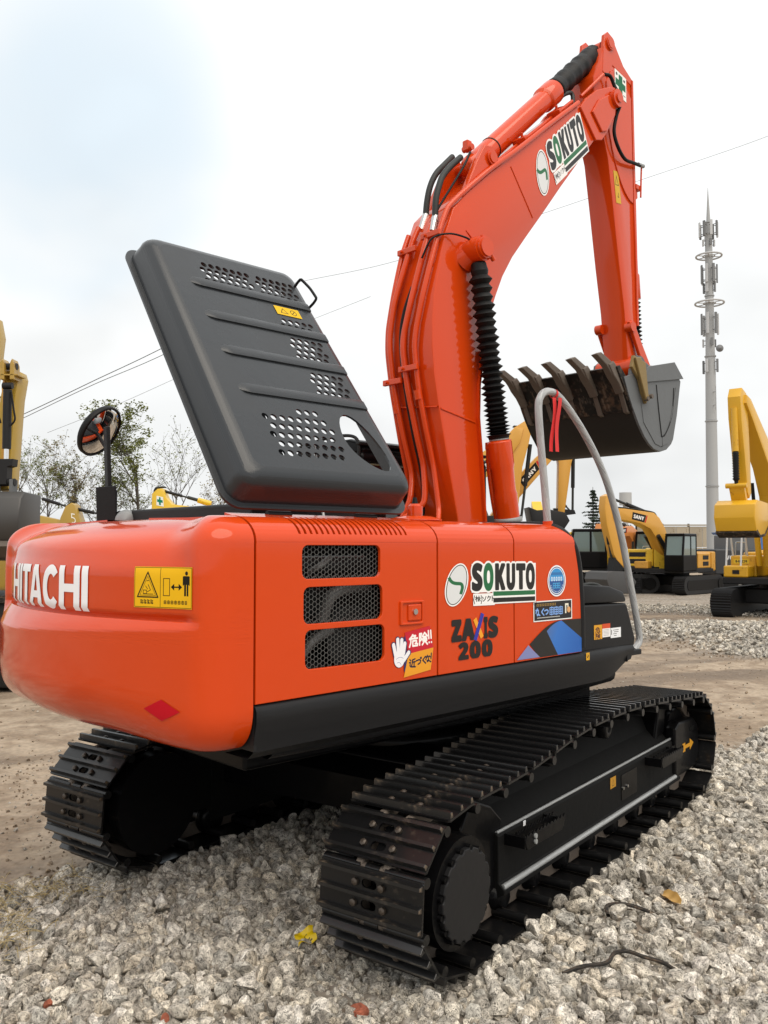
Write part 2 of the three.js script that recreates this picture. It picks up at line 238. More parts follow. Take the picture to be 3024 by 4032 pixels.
// pump door and tank panel
for (const [nm, f0, f1] of [['pump_door', -1.210, -0.534], ['tank_panel', -0.524, 0.06]]) {
  if (nm === 'pump_door') U(nm, [sidePanel(f0, f1), along(sector(0, 90), f0, f1), along(topSheet(0.38), f0, f1)], M.orange);
  else { // front corner follows the rounded grey edge
    const g = [side([[f0, skirtTop(f0) + 0.004], [0.19, skirtTop(0.19) + 0.004], [0.19, 1.62], [0.165, 1.9], [0.12, 2.10], [f0, 2.10]], 1.23, 1.25, 0.003)];
    const n = 10; for (let i = 0; i < n; i++) { const t0 = 90 * i / n, t1 = 90 * (i + 1) / n; g.push(along(sector(t0, t1), f0, 0.12 - 0.10 * (t1 / 90) ** 1.6)); }
    g.push(along(topSheet(0.38), f0, 0.02));
    U(nm, g, M.orange);
    U('panel_edge', tube([P(1.238, 1.40, 0.205), P(1.238, 1.62, 0.205), P(1.236, 1.9, 0.185), P(1.230, 2.08, 0.135), P(1.17, 2.19, 0.06), P(1.0, 2.222, 0.03), P(0.5, 2.23, 0.03)], 0.026, 60), M.skirt);
    U('tank_front', along([[0.4, 1.4], [1.22, 1.4], [1.22, 2.05], [1.15, 2.16], [1.05, 2.19], [0.4, 2.2]], -0.05, 0.0), M.skirt);
  }
}
// hood deck behind the shoulder
U('hood_deck', [boxR(-1.22, 0.36, 2.16, 2.20, -2.44, -0.45, 0.01)], M.orange);
U('left_side_panel', [boxR(-1.24, -1.20, 1.2, 2.18, -2.44, 0.1, 0.012)], M.orange);
// capped filler on the hood top
U('filler_cap', [lathe([[0, 0], [0.17, 0], [0.17, 0.012], [0.11, 0.03], [0.07, 0.034], [0.07, 0.03]], P(0.78, 2.235, -0.92), P(0.78, 3, -0.92)), rod(P(0.78, 2.26, -0.92), P(0.78, 2.33, -0.92), 0.05, 0.05, 12), rod(P(0.78, 2.33, -0.92), P(0.78, 2.345, -0.92), 0.045, 0.03, 12)], M.orange);
U('breather', rod(P(0.78, 2.34, -0.92), P(0.78, 2.385, -0.92), 0.02, 0.012, 10), M.rubber);

// stickers on the flat right side: quad from (f0,y0) lower left to (f1,y1), optional shear
function sticker(nm, f0, y0, f1, y1, tex, lab, X = 1.2535, sh0 = 0, sh1 = 0, parent = EX, rough = 0.38) {
  const g = gridGeo(2, 2, (u, v) => P(X, lerp(y0, y1, v) + lerp(sh0, sh1, u), lerp(f0, f1, u)));
  const m = U(nm, g, std(0xffffff, rough, 0, { map: tex, alphaTest: 0.5 }), parent); if (lab) m.userData.label = lab; return m;
}
function bold(x, s, px, py, w, h, fill, line) { // text fitted into a box
  x.save(); x.font = 'bold 100px sans-serif'; x.textBaseline = 'alphabetic'; const tw = x.measureText(s).width; x.translate(px, py + h); x.scale(w / tw, h / 73); x.lineJoin = 'round';
  if (line) { x.lineWidth = line[1]; x.strokeStyle = line[0]; x.strokeText(s, 0, 0); } x.fillStyle = fill; x.fillText(s, 0, 0); x.restore();
}
const strokes = (x, list, ox, oy, s, lw, col) => { x.strokeStyle = col; x.lineWidth = lw; x.lineCap = 'round'; x.lineJoin = 'round'; for (const l of list) { x.beginPath(); l.forEach((p, i) => i ? x.lineTo(ox + p[0] * s, oy + p[1] * s) : x.moveTo(ox + p[0] * s, oy + p[1] * s)); x.stroke(); } };
const KANJI = { // simple stroke drawings on a 10 x 10 grid
  ki: [[[4, 0.5], [2.5, 2.2], [0.5, 3.6]], [[3.6, 1.4], [7, 1.4], [5.6, 3.2]], [[1.5, 3.4], [9, 3.4]], [[2, 3.4], [1.8, 6.5], [0.5, 9.5]], [[4, 5.2], [8, 5.2], [8, 7.3], [6.6, 7.3]], [[4, 5.2], [4, 9], [9, 9], [9.2, 7.8]]],
  ken: [[[1, 1], [1, 9.5]], [[1, 1], [3.2, 1], [2, 3.6], [3.2, 5.4], [1.3, 6.6]], [[6.5, 0.5], [4, 3.3]], [[6.5, 0.5], [9.5, 3.2]], [[5.2, 3.6], [8, 3.6]], [[4.6, 5], [8.8, 5], [8.8, 6.6], [4.6, 6.6], [4.6, 5]], [[6.6, 3.6], [6.6, 6.6], [4, 9.6]], [[6.6, 6.6], [9.6, 9.6]]],
  chika: [[[1.5, 1], [2.6, 2]], [[0.8, 4], [2.4, 4], [1.6, 7], [3, 8.4], [9.5, 9]], [[9, 0.8], [5, 1.8]], [[5, 1.8], [5, 5], [4, 7.5]], [[5, 3.8], [9.4, 3.8]], [[7.6, 3.8], [7.6, 7.6]]],
  du: [[[1, 4], [6, 3], [8.5, 4.5], [7.5, 7], [4, 8.4]], [[8, 1], [8.6, 2]], [[9.2, 0.6], [9.8, 1.6]]],
  ku: [[[7, 1], [2.5, 5], [7.5, 9.2]]],
  na: [[[1, 2.6], [6, 2.6]], [[4, 0.8], [1.2, 6]], [[7.4, 2], [9, 3.2]], [[6, 4.2], [6.2, 7.8], [4, 9], [3.4, 7.6], [6, 7.4], [9, 9]]],
  kabu: [[[2.5, 0.5], [2.5, 9.5]], [[0.5, 3], [4.5, 3]], [[2.4, 3.4], [0.5, 6.5]], [[2.8, 3.6], [4.5, 5.6]], [[7, 0.6], [7, 9.5]], [[5.5, 3], [9.2, 3]], [[5, 5], [9.8, 5]], [[7, 5], [5, 8.8]], [[7, 5], [9.8, 8.8]]],
  so: [[[1.5, 2], [3, 4.5]], [[8.5, 1.5], [6.5, 6.5], [3, 9.3]]], kku: [[[4.5, 0.8], [2.5, 4.5]], [[4, 2.2], [8.6, 2.2], [7, 6.5], [3, 9.4]]], to: [[[4, 0.6], [4, 9.4]], [[4, 3.6], [8, 5.8]]],
};
function sokuto(x, w, h) {
  const s = w / 1000; x.save(); x.scale(s, s);
  const white = '#f1f0ee', blk = '#151310', grn = '#16663a';
  // oval mark
  x.save(); x.translate(118, 215); x.rotate(0.30); x.fillStyle = white; x.beginPath(); x.ellipse(0, 0, 108, 196, 0, 0, 7); x.fill(); x.strokeStyle = blk; x.lineWidth = 7; x.beginPath(); x.ellipse(0, 0, 92, 180, 0, 0, 7); x.stroke(); x.fillStyle = '#d9dbdc'; x.beginPath(); x.ellipse(0, 0, 88, 176, 0, 0, 7); x.fill(); x.restore();
  x.strokeStyle = grn; x.lineWidth = 30; x.lineCap = 'butt'; x.beginPath(); x.moveTo(42, 150); x.bezierCurveTo(70, 230, 150, 190, 168, 215); x.bezierCurveTo(185, 240, 165, 270, 158, 300); x.stroke();
  x.lineJoin = 'round'; x.strokeStyle = white; x.fillStyle = white; x.fillRect(490, 20, 500, 380); x.fillRect(270, 30, 260, 260); x.fillRect(285, 300, 230, 110);
  const L = [['S', 272, blk], ['O', 392, grn], ['K', 512, blk], ['U', 640, blk], ['T', 762, blk], ['O', 868, blk]];
  for (const [c, px, col] of L) bold(x, c, px, 34, c === 'T' ? 100 : 112, 226, col, [white, 22]);
  for (const [c, px, col] of L) bold(x, c, px, 34, c === 'T' ? 100 : 112, 226, col, [col, 10]);
  x.fillStyle = grn; x.fillRect(500, 285, 480, 42); x.fillStyle = blk; x.fillRect(500, 345, 480, 42);
  strokes(x, [[[0, 0], [-1.4, 5], [0, 10]]], 300, 318, 7.4, 7, blk); strokes(x, KANJI.kabu, 306, 318, 5.6, 7, blk); strokes(x, [[[0, 0], [1.4, 5], [0, 10]]], 368, 318, 7.4, 7, blk);
  strokes(x, KANJI.so, 376, 322, 5.2, 8, blk); strokes(x, KANJI.kku, 424, 322, 5.2, 8, blk); strokes(x, KANJI.to, 466, 322, 5.2, 8, blk);
  x.restore();
}
const sokutoTex = canvasTex(1000, 430, sokuto);
sticker('company_sticker', -1.16, 1.722, -0.305, 2.0, sokutoTex, 'white SOKUTO company sticker with green letter', 1.2535, 0.0, -0.012);
sticker('model_lettering', -1.105, 1.43, -0.645, 1.69, canvasTex(900, 500, (x, w, h) => {
  const b = '#14110f'; for (const [c, px, cw] of [['Z', 10, 150], ['A', 190, 190], ['I', 560, 60], ['S', 640, 170]]) bold(x, c, px, 62, cw, 215, b, [b, 12]);
  x.lineWidth = 58; x.lineCap = 'butt'; x.strokeStyle = '#eda021'; x.beginPath(); x.moveTo(395, 60); x.lineTo(525, 278); x.stroke(); x.strokeStyle = '#2b2f9e'; x.beginPath(); x.moveTo(535, 8); x.lineTo(400, 300); x.stroke();
  bold(x, '2', 120, 316, 165, 176, b, [b, 10]); bold(x, '0', 315, 316, 180, 176, b, [b, 10]); bold(x, '0', 525, 316, 180, 176, b, [b, 10]);
}), 'black ZAXIS 200 model lettering', 1.2535, -0.004, 0.0);
sticker('danger_sticker', -1.585, 1.378, -1.245, 1.64, canvasTex(640, 500, (x, w, h) => {
  x.lineJoin = 'round'; x.fillStyle = '#27255f'; x.beginPath(); x.moveTo(190, 90); x.lineTo(230, 40); x.lineTo(230, 480); x.lineTo(190, 430); x.fill();
  x.fillStyle = '#c4122a'; x.beginPath(); x.moveTo(200, 40); x.lineTo(570, 0); x.lineTo(620, 235); x.lineTo(255, 265); x.fill();
  x.fillStyle = '#e59a1d'; x.beginPath(); x.moveTo(255, 262); x.lineTo(622, 232); x.lineTo(580, 462); x.lineTo(185, 498); x.fill();
  strokes(x, KANJI.ki, 262, 66, 13.5, 20, '#f6f3ee'); strokes(x, KANJI.ken, 402, 58, 13.5, 20, '#f6f3ee'); strokes(x, [[[0, 0], [0.6, 6]], [[2.6, 0], [3.2, 6]], [[0.9, 9], [1, 9.2]], [[3.5, 9], [3.6, 9.2]]], 545, 50, 13.5, 20, '#f6f3ee');
  strokes(x, KANJI.chika, 258, 315, 10, 16, '#1a1533'); strokes(x, KANJI.du, 358, 312, 8.6, 16, '#1a1533'); strokes(x, KANJI.ku, 440, 306, 8.6, 16, '#1a1533'); strokes(x, KANJI.na, 498, 300, 8, 16, '#1a1533'); strokes(x, [[[0, 0], [-0.6, 6]], [[-0.9, 9], [-1, 9.2]]], 590, 290, 9.6, 16, '#1a1533');
  const hand = () => { x.beginPath(); for (const [a, b2, c, d2] of [[70, 260, 40, 150], [110, 230, 100, 100], [150, 230, 160, 110], [185, 250, 205, 150], [190, 320, 262, 250]]) { x.moveTo(a, b2); x.lineTo(c, d2); } x.stroke(); x.beginPath(); x.ellipse(125, 300, 78, 90, 0, 0, 7); x.fill(); };
  x.lineCap = 'round'; x.strokeStyle = '#2c2a55'; x.fillStyle = '#2c2a55'; x.lineWidth = 60; hand(); x.strokeStyle = x.fillStyle = '#efeef1'; x.lineWidth = 46; x.save(); x.translate(5, 5); x.scale(0.96, 0.98); hand(); x.restore();
  x.strokeStyle = '#8c8fae'; x.lineWidth = 5; x.beginPath(); x.moveTo(80, 300); x.quadraticCurveTo(130, 270, 180, 300); x.moveTo(90, 340); x.quadraticCurveTo(130, 320, 150, 370); x.stroke();
}), 'red and orange danger sticker with white hand', 1.2535, -0.006, 0.0);
sticker('round_sticker', -0.192, 1.752, 0.012, 1.96, canvasTex(300, 300, (x) => {
  const d = (r, c) => { x.fillStyle = c; x.beginPath(); x.arc(150, 150, r, 0, 7); x.fill(); }; d(146, '#efeff2'); d(132, '#27346f'); d(124, '#e8eef4'); x.save(); x.beginPath(); x.arc(150, 150, 116, 0, 7); x.clip(); x.fillStyle = '#2f8fd0'; x.fillRect(0, 0, 300, 150); x.fillStyle = '#1e4f92'; x.fillRect(0, 150, 300, 150); x.fillStyle = '#276fae'; x.fillRect(0, 70, 300, 26); x.restore();
  for (let i = 0; i < 5; i++) strokes(x, [[[0, 0], [3, 0], [3, 4], [0, 4], [0, 0]], [[1.5, -1], [1.5, 5]]], 62 + i * 38, 118, 7, 5, '#dfe9f4'); for (let i = 0; i < 3; i++) strokes(x, [[[0, 0], [4, 0], [4, 6], [0, 6], [0, 0]], [[0, 3], [4, 3]]], 92 + i * 40, 172, 7.5, 6, '#4fb2e6');
  x.fillStyle = '#c8d4e6'; for (let i = 0; i < 11; i++) { const a = (25 + i * 13) * R; x.fillRect(150 + 102 * Math.cos(a) - 5, 150 + 102 * Math.sin(a) - 5, 10, 10); }
}), 'round blue sticker with white rim');
sticker('slogan_sticker', -0.34, 1.603, 0.078, 1.732, canvasTex(640, 200, (x, w, h) => {
  x.fillStyle = '#eef0ee'; x.fillRect(0, 0, w, h); x.fillStyle = '#16141a'; x.fillRect(12, 10, w - 24, h - 20);
  for (let i = 0; i < 12; i++) strokes(x, [[[0, 0], [2, 0], [1, 2], [0, 2], [2, 3]]], 50 + i * 27, 30, 7, 4, '#c79b3b');
  const blue = '#7fa9e8'; strokes(x, [KANJI.na[0], KANJI.na[1], KANJI.na[3]].map(a => a), 30, 68, 8, 15, blue); strokes(x, KANJI.ku, 110, 70, 7.6, 15, blue); strokes(x, KANJI.du.slice(0, 1), 170, 66, 8, 15, blue);
  for (let i = 0; i < 3; i++) { strokes(x, [[[0, 0], [8, 0], [8, 9], [0, 9], [0, 0]], [[0, 3], [8, 3]], [[0, 6], [8, 6]], [[4, -1], [4, 10]]], 265 + i * 76, 72, 7.4, 10, blue); }
  for (let i = 0; i < 22; i++) { x.fillStyle = '#d8dad8'; x.fillRect(60 + i * 17, 160, 11, 9); }
  x.fillStyle = '#e8e2d0'; x.fillRect(520, 40, 22, 100); x.fillRect(520, 40, 60, 18); x.fillRect(562, 40, 18, 60); x.fillStyle = '#dba36a'; x.beginPath(); x.arc(585, 105, 30, 0, 7); x.fill();
}), 'black slogan sticker with blue characters');
sticker('blue_swoosh', -0.51, 1.378, 0.186, 1.598, canvasTex(700, 220, (x, w, h) => {
  x.fillStyle = '#191613'; x.beginPath(); x.moveTo(475, 0); x.lineTo(700, 0); x.lineTo(700, 220); x.lineTo(230, 220); x.lineTo(130, 130); x.bezierCurveTo(230, 70, 330, 0, 475, 0); x.fill();
  x.fillStyle = '#1a1716'; x.beginPath(); x.moveTo(180, 100); x.lineTo(300, 200); x.lineTo(240, 220); x.lineTo(130, 130); x.fill();
  const g = x.createLinearGradient(300, 0, 660, 200); g.addColorStop(0, '#5a6c9c'); g.addColorStop(0.35, '#2f6fc0'); g.addColorStop(1, '#1c5cae'); x.fillStyle = g; x.beginPath(); x.moveTo(470, 0); x.lineTo(700, 130); x.lineTo(700, 220); x.lineTo(430, 220); x.lineTo(310, 60); x.quadraticCurveTo(380, 10, 470, 0); x.fill();
  x.fillStyle = '#7d83b4'; x.beginPath(); x.moveTo(0, 218); x.lineTo(115, 135); x.lineTo(235, 218); x.fill();
}), 'blue and black flash at the lower front corner');

// black skirt under the panels
{
  const cross = [[1.0, 0.03], [1.235, 0.03], [1.252, 0.02], [1.262, 0.0], [1.262, -0.05], [1.245, -0.12], [1.235, -0.19], [1.19, -0.225], [1.0, -0.225]];
  const st = []; for (let i = 0; i <= 44; i++) st.push(-2.447 + 3.25 * i / 44);
  const g = gridGeo(44, cross.length - 1, (u, v) => { const F = -2.447 + 3.33 * u, c = cross[Math.round(v * (cross.length - 1))], end = sstep(0.35, 0.883, F); const drop = c[1] < 0 ? lerp(1, 0.45, end ** 2) : 1; return P(c[0] - 0.03 * end * end, skirtTop(F) + 0.0 + c[1] * drop - 0.03, F); });
  U('skirt', [soft(g, 35), side([[-2.447, 1.13], [-2.43, 1.13], [-2.43, 1.34], [-2.447, 1.34]], 1.0, 1.24), side([[0.80, 1.345], [0.875, 1.345], [0.87, 1.30], [0.80, 1.25]], 1.0, 1.225)], M.skirt);
  U('skirt_tube', tube([P(1.13, 1.115, -2.30), P(1.13, 1.11, -1.2), P(1.13, 1.14, 0.0), P(1.13, 1.17, 0.7)], 0.06, 40), M.skirt);
  sticker('tie_down_sticker', 0.222, 1.315, 0.262, 1.365, canvasTex(64, 80, (x) => { x.fillStyle = '#d9a21a'; x.fillRect(0, 0, 64, 80); x.fillStyle = '#1a1710'; x.beginPath(); x.moveTo(30, 12); x.lineTo(52, 40); x.lineTo(34, 44); x.lineTo(40, 68); x.lineTo(12, 44); x.lineTo(30, 38); x.fill(); }), 'small yellow tie-down sticker', 1.2645);
}
// tool box at the front corner
{
  const bx = U('tool_box', side([[0.20, 1.36], [0.90, 1.36], [0.915, 1.41], [0.81, 1.655], [0.79, 1.672], [0.20, 1.682]], 0.72, 1.225, 0.014), M.skirt);
  U('lid', soft(side([[0.20, 1.69], [0.79, 1.68], [0.80, 1.70], [0.76, 1.755], [0.58, 1.80], [0.20, 1.82]], 0.73, 1.222, 0.012), 50), M.skirt, bx);
  U('lid_edge', tube([P(1.14, 1.80, 0.27), P(1.14, 1.815, 0.5), P(1.12, 1.76, 0.7), P(1.0, 1.755, 0.72), P(0.85, 1.755, 0.72)], 0.012, 40), M.hose, bx);
  sticker('yellow_label', 0.375, 1.438, 0.475, 1.537, canvasTex(64, 96, x => { x.fillStyle = '#d99a1c'; x.fillRect(0, 0, 64, 96); strokes(x, KANJI.ki, 10, 14, 4, 5, '#4a1f10'); strokes(x, KANJI.ken, 10, 54, 4, 5, '#4a1f10'); }), 'yellow label', 1.2275, 0, 0, bx);
  sticker('red_label', 0.478, 1.447, 0.578, 1.54, canvasTex(64, 96, x => { x.fillStyle = '#eceae8'; x.fillRect(0, 0, 64, 96); x.fillStyle = '#cf4a1e'; x.fillRect(0, 0, 64, 34); x.fillStyle = '#999'; for (let i = 0; i < 5; i++) x.fillRect(8, 42 + i * 10, 44, 3); }), 'red and white label', 1.2275, 0, 0, bx);
  sticker('white_label', 0.582, 1.435, 0.715, 1.505, canvasTex(128, 80, x => { x.fillStyle = '#e9ebee'; x.fillRect(0, 0, 128, 80); x.fillStyle = '#555'; for (let i = 0; i < 4; i++) x.fillRect(30 + (i % 2) * 10, 16 + i * 15, 70 - i * 12, 5); x.fillStyle = '#333'; x.fillRect(8, 14, 8, 40); }), 'white label', 1.2275, 0, 0, bx);
}
// handrail wrapped in plastic film
{
  const film = canvasTex(256, 256, (x, w, h) => { x.fillStyle = '#a2a4a7'; x.fillRect(0, 0, w, h); for (let i = 0; i < 240; i++) { const y = rnd() * h, c = 75 + Math.floor(rnd() * 180); x.strokeStyle = `rgba(${c},${c + 2},${c + 4},0.5)`; x.lineWidth = 1 + rnd() * 7; x.beginPath(); x.moveTo(-10, y + 40); x.lineTo(w + 10, y - 60 + rnd() * 20); x.stroke(); } });
  film.wrapS = film.wrapT = THREE.RepeatWrapping; film.repeat.set(16, 1);
  const wrap = phys(0xffffff, 0.3, { color: lin(0.40, 0.41, 0.415), bumpMap: film, bumpScale: 0.007, clearcoat: 0.6, clearcoatRoughness: 0.25 });
  const pts = [[0.03, 2.2], [0.0, 2.45], [-0.035, 2.7], [-0.065, 2.98], [-0.045, 3.08], [0.05, 3.13], [0.2, 3.09], [0.46, 2.89], [0.69, 2.64], [0.84, 2.39], [0.96, 2.11], [1.06, 1.8], [1.16, 1.48], [1.18, 1.36], [1.1, 1.30]].map(p => P(1.10, p[1], p[0]));
  const rail = U('handrail', tube(pts, 0.0255, 160, 12), wrap);
  U('rail_foot', [rod(P(1.10, 2.18, 0.035), P(1.10, 2.215, 0.03), 0.055, 0.05), rod(P(1.1, 2.21, 0.03), P(1.10, 2.25, 0.027), 0.034)], M.orange, rail);
  U('rail_bracket', boxR(1.05, 1.15, 1.27, 1.31, 0.75, 1.13, 0.008), M.skirt, rail);
  const rib = x0 => gridGeo(3, 14, (u, v) => P(1.12 + x0 * 0.6 + 0.006 * Math.sin(v * 5 + x0 * 40), 3.09 - v * 0.37, 0.065 + x0 + u * 0.04 + 0.006 * Math.sin(v * 6 + x0 * 60) - v * 0.03));
  U('ribbon', [rib(0), rib(0.03), lathe([[0.031, -0.01], [0.033, 0], [0.031, 0.012]], P(1.1, 3.12, 0.11), P(1.1, 3.08, 0.24), 14)], M.red, rail);
}
// ---------- open engine cover ----------
{
  // local frame: s along forward (0..1.22), l up the leaf from the hinge (0..1.80), h outward
  const S = 1.20, L = 1.85, H = 0.19, ang = 54.4 * R, base = P(1.0, 2.285, -2.44);
  const ax = V(0, 0, -1), up = V(-Math.cos(ang), Math.sin(ang), 0), out = V(Math.sin(ang), Math.cos(ang), 0);
  const mtx = new THREE.Matrix4().makeBasis(ax, up, out).setPosition(base);   // lip plane through the hinge line, face at h = H
  const put = g => { const q = g.attributes.position; for (let i = 0; i < q.count; i++) q.setX(i, q.getX(i) * (1 - 0.085 * clamp(q.getY(i) / L, 0, 1.05))); g.applyMatrix4(mtx); return g; };   // the leaf narrows a little towards its free end
  const loop = (inset, h, r, nn = 8) => rrect(inset, inset, S - inset, L - inset, r, nn).map(p => V(p[0], p[1], h));
  const loops = [loop(-0.03, 0.0, 0.10), loop(-0.03, 0.014, 0.10), loop(0.0, 0.016, 0.09), loop(0.012, 0.10, 0.09)];
  for (let i = 1; i <= 6; i++) { const a = i / 6 * Math.PI / 2; loops.push(loop(0.012 + 0.085 * (1 - Math.cos(a)), 0.10 + (H - 0.10) * Math.sin(a), lerp(0.09, 0.06, i / 6))); }
  const n = loops[0].length;
  const rim = gridGeo(n, loops.length - 1, (u, v) => loops[Math.round(v * (loops.length - 1))][Math.round(u * n) % n]);
  const inset = 0.097, holes = [];
  const dot = (x, y) => { x = Math.max(x, 0.13); if (x < S - 0.12) holes.push(circ(x, y, 0.0205, 12).reverse()); };
  const rowsAt = (s0, nc, l0, nr, dx = 0.054, dl = 0.048) => { for (let j = 0; j < nr; j++) for (let i = 0; i < nc; i++) dot(s0 + i * dx + (j % 2) * dx / 2, l0 + j * dl); };
  rowsAt(0.35, 7, 1.505, 4); rowsAt(0.77, 6, 1.505, 4);
  rowsAt(0.80, 5, 1.235, 2); rowsAt(0.79, 5, 0.975, 4); rowsAt(0.80, 5, 0.69, 4);
  for (let j = 0; j < 5; j++) for (let i = 0; i < 8; i++) { const s = 0.30 + i * 0.058 + (j % 2) * 0.029 - j * 0.0, l = 0.20 + j * 0.062; if (s < 0.74 + (j > 2 ? 0 : 0.02)) dot(s, l); }
  for (let i = 0; i < 3; i++) dot(0.56 + i * 0.058, 0.512);
  const oval = []; for (let i = 0; i < 28; i++) { const a = i / 28 * 6.28318; const x = 0.125 * Math.cos(a), y = 0.205 * Math.sin(a) * (1 + 0.25 * Math.cos(a)); oval.push([0.93 + x * 0.96 - y * 0.28, 0.325 + y * 0.96 + x * 0.28]); }
  holes.push(oval.reverse());
  const face = ext(shapeOf(rrect(inset, inset, S - inset, L - inset, 0.06, 8), holes), 0.012).translate(0, 0, H - 0.012);
  const cov = U('engine_cover', [put(soft(rim, 60)), put(face)], M.cover);
  cov.userData.label = 'dark grey perforated engine cover, hinged open';
  for (const l of [1.43, 1.16, 0.885, 0.60]) { // pressed ribs
    const prof = [[0, -0.006], [0.001, 0.013], [0.007, 0.0155], [0.06, 0.0155], [0.075, 0.009], [0.085, -0.003]];
    const g = gridGeo(24, prof.length - 1, (u, v) => { const p = prof[Math.round(v * (prof.length - 1))], e = sstep(0, 0.06, u); return V(0.20 + u * (S - 0.20 - 0.075), l + 0.04 + (p[0] - 0.04) * lerp(0.3, 1, e), H - 0.003 + p[1] * e - (u > 0.985 ? 0.004 : 0)); });
    U('pressed_rib', put(soft(g, 30)), M.cover, cov);
  }
  U('grab_handle', put(tube([V(1.11, 1.66, H - 0.01), V(1.115, 1.665, H + 0.03), V(1.12, 1.66, H + 0.065), V(1.15, 1.58, H + 0.07), V(1.165, 1.50, H + 0.065), V(1.16, 1.49, H + 0.03), V(1.15, 1.49, H - 0.02)], 0.009, 60, 8, 0.2)), M.rubber, cov);
  const st = gridGeo(1, 1, (u, v) => V(0.80 + u * 0.2, 1.335 + v * 0.075, H + 0.0035));
  U('caution_sticker', put(st), stick(canvasTex(160, 64, x => { x.fillStyle = '#d9b01c'; x.fillRect(0, 0, 160, 64); x.strokeStyle = '#3a2f08'; x.lineWidth = 4; x.beginPath(); x.moveTo(30, 48); x.lineTo(52, 14); x.lineTo(76, 48); x.closePath(); x.stroke(); x.beginPath(); x.arc(116, 32, 18, 0, 7); x.moveTo(104, 44); x.lineTo(128, 20); x.stroke(); })), cov);
  U('inner_brace', [put(box(0.05, L - 0.3, 0.02, 0.3, L / 2, H - 0.03, 0.004)), put(box(S - 0.3, 0.04, 0.02, S / 2, 1.2, H - 0.031, 0.004))], M.cover, cov);
  for (const f of [-2.2, -1.6]) U('hinge', rod(P(0.99, 2.245, f), P(0.99, 2.245, f + 0.15), 0.016), M.skirt);
  U('stay_rod', rod(P(0.6, 2.2, -1.5), P(0.35, 3.1, -1.45), 0.01), M.steel);
}
// cab roof and cab behind
{
  const cab = U('cab', [boxR(-1.42, -0.50, 1.25, 1.95, 0.22, 1.85, 0.06), boxR(-1.42, -0.50, 2.76, 2.86, 0.2, 1.8, 0.05), boxR(-1.41, -1.33, 1.9, 2.8, 0.22, 0.32, 0.02), boxR(-0.6, -0.51, 1.9, 2.8, 0.22, 0.32, 0.02), boxR(-1.41, -1.34, 1.9, 2.8, 1.7, 1.79, 0.02), boxR(-0.58, -0.51, 1.9, 2.8, 1.7, 1.79, 0.02), boxR(-0.6, -0.51, 1.9, 2.8, 0.9, 0.99, 0.02)], M.black);
  const roof = U('cab_roof', [soft(along([[-1.40, 2.83], [-0.52, 2.83], [-0.50, 2.87], [-0.55, 2.93], [-0.68, 2.97], [-1.24, 2.97], [-1.36, 2.93], [-1.42, 2.87]], 0.22, 1.78, 0.03), 50)], M.black, cab);
  U('cab_seam', [boxR(-0.55, -0.50, 2.90, 2.93, 0.18, 1.78, 0.01), tube([P(-0.52, 2.72, 0.19), P(-0.56, 2.96, 0.2), P(-0.9, 2.995, 0.2), P(-1.36, 2.94, 0.2)], 0.014, 40)], M.rubber, cab);
  const glass = phys(lin(0.012, 0.014, 0.014), 0.05, { clearcoat: 1 });
  cab.position.set(-0.14 * Math.cos(TURN) , 0, -0.14 * Math.sin(-TURN)); cab.position.add(V(Math.sin(TURN) * -0.30, 0, 0.30 * Math.cos(TURN)).multiply(V(-1, 1, 1)));
  U('rear_window', boxR(-1.32, -0.6, 1.96, 2.75, 0.262, 0.268), glass, cab);
  U('side_window', [boxR(-0.545, -0.539, 1.96, 2.75, 0.33, 0.89), boxR(-0.545, -0.539, 1.96, 2.75, 1.0, 1.69)], glass, cab);
  U('air_tank', lathe([[0, 0], [0.1, 0.01], [0.15, 0.05], [0.16, 0.5], [0.15, 0.55], [0, 0.6]], P(-0.6, 2.42, -1.1), P(-0.6, 2.42, -0.4), 20), M.greySteel);
}
